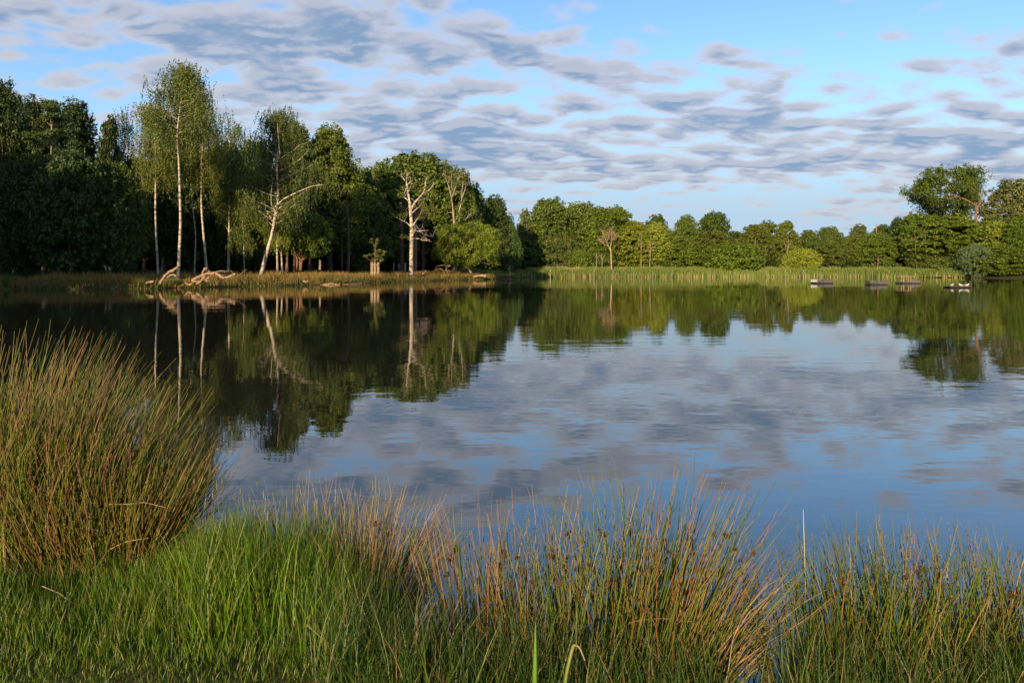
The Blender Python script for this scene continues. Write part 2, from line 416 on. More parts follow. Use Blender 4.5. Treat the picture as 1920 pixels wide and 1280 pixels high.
def make_tree(seed, H, Rr, hb, kind='dome', ncl=90, nl=150, leaf=.4, rcs=(.17, .30), barkm='bark', squash=.62, upb=.35, droop=.35, aspect=.6, multi=1, thin=1.0, shell=.35, lump=.18, limbs=16):
    r = np.random.default_rng(seed)
    tb, cb = MB(), MB()
    a1, a2, a3 = r.uniform(0, 6.28, 3)
    t = r.beta(1.35, 1.15, ncl); ph = r.uniform(0, 2 * np.pi, ncl)
    lm = 1 + lump * np.sin(2 * ph + a1) + lump * .7 * np.sin(3 * ph + 5 * t + a2) + lump * .5 * np.sin(9 * t + a3 + ph)
    rr = Rr * .86 * profile(t, kind) * lm * np.sqrt(r.uniform(shell, 1, ncl))
    top = H - hb
    ctr = np.stack([rr * np.cos(ph), rr * np.sin(ph), hb + top * (t * .93 + .02)], 1)
    rc = Rr * r.uniform(rcs[0], rcs[1], ncl) * (1 - .25 * t)
    clump_leaves(cb, ctr, rc, nl, leaf, r, squash, upb, droop, aspect)
    ne = ncl * 2 // 3
    te = r.beta(1.5, 1.0, ne); pe = r.uniform(0, 2 * np.pi, ne)
    le = 1 + lump * np.sin(2 * pe + a1) + lump * .7 * np.sin(3 * pe + 5 * te + a2) + lump * .5 * np.sin(9 * te + a3 + pe)
    re_ = Rr * profile(te, kind) * le * r.uniform(.9, 1.08, ne)
    ce = np.stack([re_ * np.cos(pe), re_ * np.sin(pe), hb + top * (te * .98 + .02)], 1)
    clump_leaves(cb, ce, Rr * r.uniform(.05, .12, ne), 14, leaf * .85, r, .9, .5, .0, aspect)
    r0 = H * .017 * thin
    for s in range(multi):
        off = np.array([0, 0, 0]) if multi == 1 else np.array([math.cos(s * 2.4 + a1), math.sin(s * 2.4 + a1), 0]) * Rr * .12
        hz = np.linspace(0, hb + top * .72, 9); tt = hz / hz[-1]
        wob = np.cumsum(r.normal(0, H * .006, (9, 2)), 0) * tt[:, None]
        path = np.stack([off[0] * (1 + tt * (2.0 if multi > 1 else 0)) + wob[:, 0], off[1] * (1 + tt * (2.0 if multi > 1 else 0)) + wob[:, 1], hz], 1)
        rad = r0 * (1 if multi == 1 else .6) * (1 - .78 * tt); rad[0] *= 1.35
        tb.tube(path, rad, 8)
        idx = r.choice(ncl, min(ncl, limbs // multi + 1), replace=False)
        for j in idx:
            c = ctr[j]; zb = max(hb * .55, c[2] - .55 * np.hypot(*(c[:2] - off[:2])) - .08 * top)
            zb = min(zb, hz[-1] * .97)
            p0 = np.array([np.interp(zb, hz, path[:, 0]), np.interp(zb, hz, path[:, 1]), zb])
            q = np.interp(zb, hz, rad)
            limb(tb, p0, c, q * .55, .015 + q * .08, r, 5, .10)
    return tb.mesh('trunk', M[barkm]), cb.mesh('crown', M['leaf'], smooth=False), H, Rr
def strands(b, tops, nst, r, length, leaf, spread=.5):
    m = len(tops)
    base = (np.asarray(tops)[:, None] + r.normal(0, spread, (m, nst, 3)) * np.array([1, 1, .55])).reshape(-1, 3)
    n = len(base); k = 13
    L = length * r.uniform(.45, 1.25, n)
    tt = (np.arange(k)[None] + r.uniform(0, 1, (n, k))) / k
    dr = r.normal(0, .22, (n, 2))
    p = np.stack([base[:, 0:1] + dr[:, 0:1] * L[:, None] * tt, base[:, 1:2] + dr[:, 1:2] * L[:, None] * tt, base[:, 2:3] - L[:, None] * tt ** 1.15], -1) + r.normal(0, .05, (n, k, 3))
    nr = r.normal(0, 1, (n, k, 3)) + np.array([0, 0, .3]); tp = np.array([0, 0, -1.0]) + r.normal(0, .45, (n, k, 3))
    s = (leaf * r.uniform(.7, 1.3, (n, k)) * (1.1 - .35 * tt)).ravel()
    b.leaves(p.reshape(-1, 3), nr.reshape(-1, 3), tp.reshape(-1, 3), s, s * .62)
def make_birch(seed, path, rad, hb, Rr, H, nbr=46, nst=5, length=1.9, leaf=.21, forks=(), squeeze=1.0, barkm='birch'):
    """path: trunk centre line in local metres, H the crown's top, hb its lowest branch"""
    r = np.random.default_rng(seed); tb, cb = MB(), MB()
    path = np.asarray(path, float)
    z = np.linspace(path[0, 2], path[-1, 2], 18)
    fine = np.stack([np.interp(z, path[:, 2], path[:, 0]), np.interp(z, path[:, 2], path[:, 1]), z], 1)
    for _ in range(2): fine[1:-1, :2] = (fine[:-2, :2] + fine[1:-1, :2] * 2 + fine[2:, :2]) / 4
    rr = np.interp(z, [z[0], z[1], z[-1]], [rad * 1.35, rad, rad * .22])
    tb.tube(fine, rr, 8, rough=.05)
    for f in forks: tb.tube(np.asarray(f[0], float), np.linspace(f[1], f[1] * .3, len(f[0])), 6, cap=False)
    t = np.sort(r.uniform(0, 1, nbr)) ; ph = np.arange(nbr) * 2.4 + r.uniform(0, .7, nbr)
    tops = []
    for i in range(nbr):
        zz = hb + (H - hb) * (.02 + .96 * t[i])
        if math.sin(ph[i]) < -.15 and abs(math.cos(ph[i])) < .75: ph[i] = -ph[i]
        R_ = Rr * (np.sin(np.pi * (t[i] * .64 + .28)) ** .85) * r.uniform(.45, 1.1)
        zs = min(zz - R_ * .55, z[-1]); zs = max(zs, hb * .8)
        p0 = np.array([np.interp(zs, z, fine[:, 0]), np.interp(zs, z, fine[:, 1]), zs])
        p1 = np.array([p0[0] + R_ * math.cos(ph[i]) * squeeze, p0[1] + R_ * math.sin(ph[i]), zz])
        q = np.interp(zs, z, rr)
        pts = limb(tb, p0, p1, q * .42, .012, r, 4, .02, 6)
        tops += [pts[-1], pts[-2], pts[3] * .5 + pts[4] * .5] + ([pts[2]] if R_ > 1.5 else [])
    for f in forks:
        if len(f[0]) > 4:
            q = np.asarray(f[0], float); tops += [q[-1], q[-1] + np.array([1.0, 0, .5]), q[-1] + np.array([2.0, .3, .4]), q[-2] + np.array([.5, 0, .6]), q[-1] + np.array([.4, .5, 1.2]), q[-1] + np.array([1.5, -.4, 1.4])]
    strands(cb, np.array(tops), nst + 3, r, length, leaf * .92, .55)
    return tb.mesh('trunk', M[barkm]), cb.mesh('crown', M['leaf'], smooth=False)
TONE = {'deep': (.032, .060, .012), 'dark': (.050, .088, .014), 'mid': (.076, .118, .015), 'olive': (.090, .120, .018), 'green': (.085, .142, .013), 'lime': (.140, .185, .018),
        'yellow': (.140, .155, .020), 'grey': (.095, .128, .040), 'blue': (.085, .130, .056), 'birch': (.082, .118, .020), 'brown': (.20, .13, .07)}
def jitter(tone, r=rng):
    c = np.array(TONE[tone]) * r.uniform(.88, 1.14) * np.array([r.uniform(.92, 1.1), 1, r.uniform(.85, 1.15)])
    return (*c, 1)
def plant(name, parts, loc, label, cat, group=None, tone='mid', scale=(1, 1, 1), rz=0):
    root = empty(name, loc, label, cat, group); root.scale = scale; root.rotation_euler = (0, 0, rz)
    for pn, m in parts:
        o = link(pn, m, root)
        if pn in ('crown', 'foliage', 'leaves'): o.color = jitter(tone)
    return root

# shared kinds of tree: (trunk, crown, height, radius)
K = {}
K['dome'] = [make_tree(11 + i, 15, 6.5, 1.0, 'dome', 360, 52, .50, (.13, .25), limbs=18) for i in range(3)]
K['tall'] = [make_tree(21 + i, 20, 5.5, 1.4, 'tall', 380, 52, .48, (.14, .26), barkm='bark', limbs=18) for i in range(3)]
K['wood'] = [make_tree(31 + i, 22, 6.0, 3.2, 'tall', 460, 58, .40, (.14, .27), barkm='bark', limbs=20, lump=.24, shell=.15) for i in range(3)]
K['maple'] = [make_tree(41 + i, 12, 4.6, .6, 'tall', 280, 58, .44, (.14, .25), squash=.42, barkm='palebark', thin=.75, limbs=14) for i in range(2)]
K['bush'] = [make_tree(51 + i, 5, 3.6, -.4, 'ball', 300, 46, .34, (.12, .22), 'bark', limbs=10, lump=.10, squash=.8) for i in range(3)]
K['willow'] = [make_tree(61 + i, 9, 4.2, -.2, 'ball', 320, 56, .36, (.11, .20), 'bark', .9, .7, .0, .4, limbs=12) for i in range(2)]
K['airy'] = [make_tree(71 + i, 14, 3.4, 1.8, 'tall', 200, 55, .40, (.17, .30), 'palebark', limbs=8, thin=.5, lump=.25) for i in range(3)]
K['poplar'] = [make_tree(83, 22, 8.2, 9.5, 'fan', 360, 70, .48, (.09, .17), 'bark', 1.3, 1.2, -1.1, .4, multi=5, limbs=30, shell=.25, lump=.3)]
K['conifer'] = [make_tree(91, 15, 2.6, 1.2, 'cone', 160, 70, .42, (.22, .36), 'bark', .4, .0, .5, .5)]

def tree(name, kind, var, px, d, top, wpx, label, tone, cat='tree', group=None, base=None, rz=None, name_parts=('trunk', 'crown')):
    tr, cr, H, Rr = K[kind][var % len(K[kind])]
    x = (px - CX) / F * d; gz = ground_z(x, d) - .05; wpx = wpx * 1.2
    if base is not None: gz = HC - (base - HY) / F * d
    h = HC + (HY - top) / F * d - gz; w = wpx / F * d / 2
    return plant(name, ((name_parts[0], tr), (name_parts[1], cr)), (x, d, gz), label, cat, group, tone, (w / Rr, w / Rr, h / H), rng.uniform(0, 6.28) if rz is None else rz)

# ---- far shore, each tree by its place: kind, variant, centre, distance, crown top, crown width, tone, label
FAR = [
 ('broad_tree', 'tall', 0, 928, 150, 366, 62, 'deep', 'dark round-topped tree rising just behind the bright round willow'),
 ('broad_tree', 'dome', 1, 952, 150, 412, 46, 'dark', 'sunlit lower tree bulging out between the round willow and the dark reed corner'),
 ('slender_tree', 'airy', 0, 984, 178, 392, 34, 'grey', 'pale slim tree at the left foot of the big domed canopy'),
 ('domed_tree', 'dome', 0, 1032, 180, 374, 104, 'mid', 'tallest dome of the long canopy beyond the pond, its left shoulder'),
 ('domed_tree', 'dome', 1, 1088, 182, 379, 96, 'mid', 'wide dark dome in the middle of the long far canopy'),
 ('domed_tree', 'dome', 2, 1146, 180, 389, 110, 'green', 'lower green dome above the bare brown tree at the end of the long canopy'),
 ('round_bush', 'bush', 0, 985, 173, 452, 74, 'dark', 'dark bush low behind the pale reeds, beside the shaded corner'),
 ('grey_willow', 'willow', 0, 1040, 174, 439, 70, 'grey', 'grey-green willow bush in front of the tallest far dome'),
 ('round_bush', 'bush', 1, 1088, 172, 470, 48, 'green', 'small bright round bush behind the straw-coloured reed tuft'),
 ('maple_tree', 'maple', 0, 1188, 173, 416, 66, 'lime', 'leafy maple with a thin straight trunk, to the right of the bare brown tree'),
 ('maple_tree', 'maple', 1, 1228, 174, 418, 66, 'lime', 'leafy maple standing right beside the thin-trunked maple, partner of the pair'),
 ('broad_tree', 'tall', 1, 1232, 192, 402, 54, 'dark', 'dark blunt tree top showing above the pair of maples'),
 ('slender_tree', 'tall', 1, 1287, 186, 403, 50, 'mid', 'narrow mid green tree top standing between two blunt dark ones'),
 ('domed_tree', 'dome', 2, 1338, 190, 399, 78, 'dark', 'dark rounded tree standing highest above the big dome-shaped willow'),
 ('leafy_tree', 'maple', 1, 1281, 172, 444, 64, 'green', 'light green low tree between the maples and the pale-limbed birch'),
 ('pale_birch', 'airy', 1, 1336, 174, 432, 66, 'olive', 'birch with pale forking limbs below the dark rounded tree'),
 ('round_willow', 'bush', 2, 1374, 169.5, 457, 100, 'green', 'largest dome-shaped willow bush standing on the reed edge'),
 ('pale_birch', 'airy', 2, 1413, 176, 419, 52, 'olive', 'birch with a pale straight trunk, first of the three beyond the willow dome'),
 ('pale_birch', 'airy', 0, 1438, 178, 414, 48, 'olive', 'middle birch of the three pale-trunked ones, trunk low among leaves'),
 ('pale_birch', 'airy', 1, 1474, 176, 414, 50, 'olive', 'birch with a kinked white trunk above the small round willow'),
 ('round_willow', 'bush', 0, 1502, 170, 467, 58, 'lime', 'small round willow bush right of the kinked birch'),
 ('broad_tree', 'tall', 2, 1516, 190, 432, 50, 'mid', 'mid green tree behind the small round willow'),
 ('broad_tree', 'dome', 0, 1553, 182, 426, 56, 'mid', 'rounded tree on the low stretch of skyline, left of the pale crown'),
 ('slender_tree', 'airy', 2, 1554, 172, 450, 44, 'olive', 'thin leafy tree with a leaning forked stem behind the reeds'),
 ('broad_tree', 'tall', 0, 1611, 186, 421, 48, 'grey', 'pale rounded crown topping the low skyline, beside the dead spike'),
 ('grey_willow', 'willow', 1, 1602, 176, 442, 66, 'olive', 'broad olive willow behind and left of the red-trunked tree'),
 ('leafy_tree', 'maple', 0, 1646, 172, 436, 64, 'green', 'green tree with a reddish forked trunk, alone in front of the wood'),
 ('broad_tree', 'tall', 1, 1655, 190, 421, 46, 'dark', 'dark crown behind the dead spike'),
 ('broad_tree', 'dome', 1, 1690, 178, 408, 64, 'deep', 'dark tree on the slope of the skyline, behind the bare dead conifer'),
 ('slender_tree', 'airy', 0, 1716, 166, 398, 62, 'green', 'slim-trunked tree under the left edge of the tall poplar'),
 ('slender_tree', 'airy', 1, 1745, 165, 402, 64, 'green', 'second slim-trunked tree under the tall poplar, next to the big green tree'),
 ('tall_poplar', 'poplar', 0, 1776, 176, 316, 132, 'mid', 'tallest tree beyond the pond, a brushy poplar with sky showing between its stems'),
 ('grey_willow', 'tall', 2, 1896, 166, 338, 98, 'grey', 'tall grey-leaved willow at the end of the far wood, beside the poplar'),
 ('leafy_tree', 'maple', 1, 1790, 160, 404, 118, 'green', 'big green layered tree standing directly below the tall poplar'),
 ('leafy_tree', 'maple', 0, 1862, 157, 414, 80, 'lime', 'yellow-green tree below the grey-leaved willow'),
 ('round_bush', 'willow', 0, 1730, 160, 471, 46, 'olive', 'yellowish upright bush behind the boxy float'),
 ('round_bush', 'bush', 1, 1782, 157, 482, 76, 'grey', 'wide grey low bush between the yellowish bush and the blue-green one'),
 ('blue_willow', 'willow', 1, 1828, 148, 458, 46, 'blue', 'blue-green bush with its foot at the end of the reeds'),
 ('leafy_shrub', 'maple', 1, 1880, 146, 460, 84, 'green', 'leafy many-stemmed shrub standing at the water beside the blue-green bush'),
 ('broad_tree', 'tall', 1, 1922, 150, 402, 66, 'green', 'green tree cut by the picture edge, under the grey-leaved willow'),
]
for nm, k, v, px, d, top, w, tone, lab in FAR:
    cat = 'bush' if ('bush' in nm or 'shrub' in nm) else 'tree'
    tree(nm, k, v, px, d, top, w, lab, tone, cat)
# filler rows behind, closing the far wood
for i, px in enumerate(np.arange(975, 1990, 27)):
    prof = np.interp(px, [975, 1030, 1120, 1200, 1260, 1400, 1500, 1650, 1700, 1760, 1990], [420, 395, 402, 415, 428, 434, 440, 440, 425, 408, 405])
    tree('woodland_tree', ('dome', 'tall')[i % 2], i, px + rng.uniform(-8, 8), rng.uniform(196, 225), prof + rng.uniform(0, 14), rng.uniform(54, 84), 'indistinct green tree deep in the wood beyond the reeds', ('dark', 'mid', 'deep')[i % 3], group='trees deep in the far wood')
for i, px in enumerate(np.arange(915, 1960, 27)):
    tree('woodland_bush', 'bush', i, px + rng.uniform(-10, 10), rng.uniform(174, 184), rng.uniform(466, 482), rng.uniform(46, 70), 'low dark bush in the shade under the far wood', ('dark', 'deep')[i % 2], 'bush', 'bushes under the far wood')

# ---- wooded bank across the water: pines and broadleaved trees in the shade
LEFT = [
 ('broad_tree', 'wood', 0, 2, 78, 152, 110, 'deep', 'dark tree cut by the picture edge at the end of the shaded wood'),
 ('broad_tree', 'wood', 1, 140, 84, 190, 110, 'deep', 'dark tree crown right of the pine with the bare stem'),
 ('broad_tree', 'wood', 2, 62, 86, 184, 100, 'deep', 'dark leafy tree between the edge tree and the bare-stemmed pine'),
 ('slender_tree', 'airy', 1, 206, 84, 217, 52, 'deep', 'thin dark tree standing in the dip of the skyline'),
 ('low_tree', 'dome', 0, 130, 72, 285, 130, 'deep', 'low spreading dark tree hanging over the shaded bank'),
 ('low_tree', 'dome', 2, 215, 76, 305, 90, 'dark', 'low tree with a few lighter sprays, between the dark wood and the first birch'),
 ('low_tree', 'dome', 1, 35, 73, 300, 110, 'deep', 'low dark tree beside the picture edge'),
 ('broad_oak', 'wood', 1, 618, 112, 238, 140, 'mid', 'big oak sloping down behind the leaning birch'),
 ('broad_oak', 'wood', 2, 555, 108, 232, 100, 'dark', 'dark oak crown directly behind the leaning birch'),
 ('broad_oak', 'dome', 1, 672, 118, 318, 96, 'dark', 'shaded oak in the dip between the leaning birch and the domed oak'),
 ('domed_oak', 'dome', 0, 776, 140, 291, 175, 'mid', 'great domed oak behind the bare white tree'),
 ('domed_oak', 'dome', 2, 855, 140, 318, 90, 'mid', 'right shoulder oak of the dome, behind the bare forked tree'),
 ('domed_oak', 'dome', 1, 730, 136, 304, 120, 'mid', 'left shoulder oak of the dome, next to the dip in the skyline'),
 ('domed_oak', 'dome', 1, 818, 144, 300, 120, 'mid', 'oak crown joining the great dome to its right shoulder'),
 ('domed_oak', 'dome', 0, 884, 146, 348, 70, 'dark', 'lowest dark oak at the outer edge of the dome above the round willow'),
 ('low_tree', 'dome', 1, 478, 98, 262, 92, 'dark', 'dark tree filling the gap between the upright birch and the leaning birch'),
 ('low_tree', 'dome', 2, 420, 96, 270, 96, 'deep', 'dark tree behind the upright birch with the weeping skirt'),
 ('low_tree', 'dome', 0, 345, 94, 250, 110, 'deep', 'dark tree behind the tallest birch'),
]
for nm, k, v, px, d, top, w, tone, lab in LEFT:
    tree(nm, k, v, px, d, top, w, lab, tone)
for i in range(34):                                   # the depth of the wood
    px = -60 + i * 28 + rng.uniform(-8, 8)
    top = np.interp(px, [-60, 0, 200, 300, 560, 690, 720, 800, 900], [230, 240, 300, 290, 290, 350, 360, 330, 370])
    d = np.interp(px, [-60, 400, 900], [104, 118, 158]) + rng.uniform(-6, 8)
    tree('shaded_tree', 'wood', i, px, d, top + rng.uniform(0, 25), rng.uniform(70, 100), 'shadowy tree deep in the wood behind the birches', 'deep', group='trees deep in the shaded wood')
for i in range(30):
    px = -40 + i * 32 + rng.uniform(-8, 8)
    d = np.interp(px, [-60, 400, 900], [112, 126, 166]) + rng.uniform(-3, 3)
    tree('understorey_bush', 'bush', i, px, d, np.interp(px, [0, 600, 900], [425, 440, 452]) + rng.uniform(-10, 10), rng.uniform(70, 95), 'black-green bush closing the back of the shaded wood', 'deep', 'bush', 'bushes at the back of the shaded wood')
# trees on the same bank beyond the frame, whose shadow lies over the dark end of the wood
for i, (x, y, h) in enumerate([(-50, 38, 15), (-54.5, 44, 17.5), (-56.5, 36, 20), (-61, 43, 22), (-64, 35, 23), (-68, 44, 23), (-72, 36, 24), (-76, 44, 23), (-80, 35, 24), (-85, 43, 24), (-90, 34, 24), (-96, 42, 24), (-61, 51, 20), (-71, 53, 21), (-102, 35, 24)]):
    tr, cr, H, Rr = K['dome' if h < 18 else 'wood'][i % 3]
    plant('bank_tree', (('trunk', tr), ('crown', cr)), (x, y, .5), 'tall dark tree further along the shaded bank', 'tree', 'trees further along the bank', 'deep', (.72 if h < 18 else .95, .72 if h < 18 else .95, h / H), i * 1.3)

# ---- birches, their trunks following the photographed lean
def birch(px_path, d, rad_px, hb, top, wpx, label, seed, tone='birch', nbr=46, nst=5, length=1.9, leaf=.21, forks=(), name='birch_tree', barkm='birch'):
    base = P(px_path[0][0], px_path[0][1], d); gz = ground_z(base[0], d) - .1
    base[2] = gz
    r = np.random.default_rng(seed)
    pts = []
    for i, (a, b_) in enumerate(px_path):
        q = P(a, b_, d) - base
        if i == 0: q[2] = 0
        q[1] += r.normal(0, .15) * i
        pts.append(q)
    fk = []
    for f, rp in forks:
        dy = r.normal(0, .5)
        pp = [P(a, b_, d) - base + np.array([0, dy * j, 0]) for j, (a, b_) in enumerate(f)]
        fk.append((pp, rp / F * d))
    tr, cr = make_birch(seed, pts, rad_px / F * d, HC + (HY - hb) / F * d - gz, wpx / F * d / 2, HC + (HY - top) / F * d - gz, nbr, nst, length, leaf, fk, barkm=barkm)
    return plant(name, (('trunk', tr), ('crown', cr)), base, label, 'tree', None, tone)
birch([(297, 505), (294, 420), (290, 330), (288, 250), (287, 215)], 76, 2.2, 335, 190, 78, 'slim birch with a grey trunk, first of the birches beside the dark wood', 101, 'olive', 50, 5)
birch([(333, 507), (336, 420), (333, 300), (334, 240), (341, 215), (338, 150)], 71, 2.9, 250, 113, 118, 'tallest birch, its airy weeping crown high above the wood', 102, 'birch', 78, 5, 2.0, .21, [(([(334, 245), (326, 228), (320, 200), (312, 170)]), 1.2), (([(341, 214), (350, 205), (362, 180)]), 1.0)])
birch([(389, 506), (383, 440), (376, 395), (381, 300), (379, 240), (384, 205)], 80, 2.4, 330, 184, 84, 'birch with a bowed orange-lit trunk, between the tallest and the upright birch', 103, 'olive', 52, 5)
birch([(364, 503), (367, 440), (360, 370), (357, 320), (356, 280)], 86, 1.6, 330, 255, 50, 'thin shaded birch stem standing behind the bowed birch', 104, 'dark', 24, 4)
birch([(428, 505), (428, 440), (427, 400), (429, 340), (428, 270), (432, 245)], 88, 2.6, 440, 203, 62, 'upright birch with a bright white trunk and a weeping skirt', 105, 'birch', 60, 5, 2.1, .21, [(([(429, 300), (436, 280), (444, 265)]), .8)])
birch([(487, 509), (500, 472), (510, 440), (516, 405), (521, 360), (522, 310), (519, 290), (522, 250)], 84, 3.6, 400, 203, 150, 'leaning birch with a curved white trunk and a long side bough', 106, 'birch', 84, 6, 2.0, .23,
      [([(516, 388), (533, 373), (560, 360), (585, 350), (607, 347)], 1.9), ([(519, 400), (512, 385), (514, 365), (519, 345)], 1.3), ([(522, 300), (529, 290), (531, 270), (533, 240)], 1.5), ([(525, 320), (545, 312), (565, 300), (580, 285)], 1.3), ([(519, 393), (527, 385), (536, 386)], .9), ([(509, 410), (498, 395), (494, 375)], .9)])
birch([(521, 506), (521, 480), (519, 460), (516, 440), (514, 420)], 88, 2.5, 455, 392, 40, 'short sunlit birch stem close behind the foot of the leaning birch', 107, 'lime', 18, 5, 1.4)
birch([(530, 506), (528, 485), (524, 465), (523, 450), (527, 425)], 90, 2.2, 455, 402, 34, 'second short birch stem, leaning against its neighbour behind the leaning birch', 108, 'lime', 16, 5, 1.4)
birch([(302, 500), (309, 440), (313, 425), (318, 405)], 92, 2.2, 420, 330, 30, 'forked grey birch standing in the shade between the first two birches', 109, 'deep', 14, 4, 1.6, .21, [([(309, 438), (300, 425), (294, 420)], 1.0)])
birch([(538, 507), (538, 480), (537, 462), (541, 430)], 92, 3.2, 450, 360, 50, 'stout tree with an orange-brown trunk beside the two short birches', 110, 'dark', 26, 5, 1.2, .26, (), 'brown_trunk_tree', 'redbark')
birch([(230, 500), (229, 400), (231, 300), (232, 235)], 92, 1.3, 320, 203, 34, 'small weeping birch far back against the sky at the dip', 111, 'deep', 20, 5, 2.2)
birch([(458, 498), (456, 440), (454, 400)], 86, 1.0, 460, 340, 30, 'weeping dark sapling birch right of the upright birch', 112, 'olive', 20, 5, 1.8)

# bare-stemmed pine in the dark wood
def build_pine():
    d = 74; base = P(97, 505, d); base[2] = ground_z(base[0], d) - .1
    r = np.random.default_rng(5); tb, cb = MB(), MB()
    Ht = HC + (HY - 180) / F * d - base[2]
    z = np.linspace(0, Ht * .96, 14); path = np.stack([.12 * np.sin(z * .4), .1 * np.cos(z * .5), z], 1)
    tb.tube(path, np.linspace(.24, .05, 14), 8)
    ctr, rc = [], []
    for k in range(15):
        zz = Ht * r.uniform(.60, .98); ph = r.uniform(0, 6.28); L = r.uniform(.8, 2.9) * (1.25 - zz / Ht * .6)
        p1 = np.array([L * math.cos(ph), L * math.sin(ph), zz + .2]); limb(tb, (0, 0, zz - .5), p1, .07, .02, r, 4, .05)
        for s in (.55, 1.0): ctr.append(p1 * np.array([s, s, 1])); rc.append(r.uniform(.7, 1.15))
    for zz, L in ((.38, 3.2), (.32, 3.6), (.47, 1.4)):
        for k in range(5):
            ph = r.uniform(0, 6.28); p1 = np.array([L * math.cos(ph), L * math.sin(ph), Ht * zz]); limb(tb, (0, 0, Ht * zz - .8), p1, .07, .02, r, 4, .05)
            ctr.append(p1); rc.append(r.uniform(.9, 1.4))
    clump_leaves(cb, ctr, rc, 170, .26, r, .35, .3, .0, .5)
    plant('pine_tree', (('trunk', tb.mesh('trunk', M['palebark'])), ('crown', cb.mesh('crown', M['leaf'], smooth=False))), base, 'pine with a bare pale stem and flat tiers, in front of the dark wood', 'tree', None, 'dark')
build_pine()

# ---- bare and half-dead trees, limbs traced and given depth
def bare_tree(name, d, limbs_px, label, seed, mat='dead', foliage=(), tone='olive', base_px=None, twigs=0, leaf=.24):
    r = np.random.default_rng(seed)
    base = P(limbs_px[0][0][0][0], limbs_px[0][0][0][1], d); base[2] = ground_z(base[0], d) - .1
    tb = MB(); ends = []
    for i, (pts, w0, w1) in enumerate(limbs_px):
        dy0 = 0 if i == 0 else r.uniform(-1.0, 1.0)
        pp = np.array([P(a, b_, d) - base for a, b_ in pts])
        if i == 0: pp[0, 2] = 0
        n = len(pp); s = np.linspace(0, 1, n * 4 - 3)
        fine = np.stack([np.interp(s, np.linspace(0, 1, n), pp[:, j]) for j in range(3)], 1)
        for _ in range(2): fine[1:-1] = (fine[:-2] + 2 * fine[1:-1] + fine[2:]) / 4
        fine[:, 1] += dy0 * s * 1.8 + .12 * np.sin(s * 5 + i)
        ww = np.interp(s, [0, .5, 1], [w0, w0 * .55 + w1 * .3, w1 * .6] if i else [w0, (w0 + w1) / 2, w1]) / F * d * .5
        if i == 0: ww[0] *= 1.35
        tb.tube(fine, ww, 7, rough=.08)
        ends.append(fine)
    for k in range(twigs):
        f = ends[r.integers(1, len(ends))] if len(ends) > 1 else ends[0]; q = f[r.integers(len(f) // 2, len(f))]
        e = q + r.normal(0, 1, 3) * np.array([.9, .7, .6]) + np.array([0, 0, .7]); limb(tb, q, e, .03, .008, r, 4, .05, 4)
    parts = [('trunk', tb.mesh('trunk', M[mat]))]
    if foliage:
        cb = MB(); c = np.array([P(a, b_, d) - base + np.array([0, r.normal(0, .5), 0]) for a, b_, _ in foliage])
        rc = np.array([w / F * d for _, _, w in foliage]); clump_leaves(cb, c, rc, 130, leaf, r, .7, .2, .6)
        parts.append(('crown', cb.mesh('crown', M['leaf'], smooth=False)))
    return plant(name, parts, base, label, 'tree', None, tone)
bare_tree('bare_tree', 106, [
    ([(771, 512), (771, 470), (772, 430), (770, 395), (768, 378)], 8.5, 5.5),
    ([(768, 380), (764, 360), (761, 345), (760, 335), (761, 320)], 4.6, 1.8),
    ([(764, 362), (769, 352), (772, 345), (771, 338)], 2.2, .8), ([(763, 348), (768, 343), (773, 338)], 2.0, .8), ([(760, 340), (755, 333), (750, 325)], 1.8, .6),
    ([(766, 377), (758, 370), (751, 367)], 2.6, 1.0), ([(762, 352), (758, 362), (757, 370)], 1.5, .7),
    ([(770, 395), (776, 382), (786, 372), (796, 362), (799, 350), (799, 340), (806, 333)], 4.6, 1.0), ([(796, 363), (804, 357), (811, 350), (814, 340)], 2.4, .8), ([(785, 374), (796, 372), (806, 367)], 2.4, .8), ([(777, 382), (779, 374)], 2.6, 1.4),
    ([(771, 402), (782, 390), (794, 385)], 2.2, .8), ([(772, 428), (778, 416), (786, 406), (790, 395)], 2.8, .9), ([(772, 428), (764, 418), (754, 413), (748, 410)], 2.2, .7),
    ([(774, 434), (788, 434), (805, 433)], 3.0, 1.4), ([(776, 432), (790, 436), (800, 441), (810, 443)], 2.4, .9), ([(773, 448), (784, 447), (796, 452), (806, 451)], 2.4, .9), ([(775, 440), (783, 430)], 1.8, .8)],
    'half-dead white tree with bare twisted limbs, in front of the domed oak', 201, 'birch', [(757, 352, 9), (776, 348, 8), (786, 356, 9), (806, 352, 9), (752, 366, 8), (812, 366, 9), (792, 385, 8), (752, 405, 9), (762, 401, 7), (790, 408, 8), (803, 402, 9), (812, 408, 7), (756, 444, 7), (766, 446, 6), (800, 392, 8), (816, 394, 7)], 'olive', None, 70)
bare_tree('bare_tree', 134, [([(853, 505), (853, 450), (852, 412)], 6, 5.5), ([(851, 414), (849, 390), (847, 372), (842, 350), (838, 340)], 3.4, 1.2), ([(856, 412), (862, 392), (866, 375), (867, 352), (868, 340)], 3.4, 1.2), ([(847, 374), (852, 356), (857, 340), (858, 330)], 2.4, .9),
    ([(866, 372), (872, 355), (874, 342)], 2.0, .7), ([(842, 350), (836, 335), (832, 326)], 1.6, .6), ([(852, 400), (843, 398), (836, 402)], 1.5, .6), ([(872, 412), (882, 402), (890, 395)], 1.6, .6), ([(857, 340), (863, 328)], 1.3, .5), ([(848, 355), (846, 338), (848, 326)], 1.3, .5)],
    'bare forked tree with two pale upright limbs rising behind the round willow', 202, 'dead', (), 'olive', None, 60)
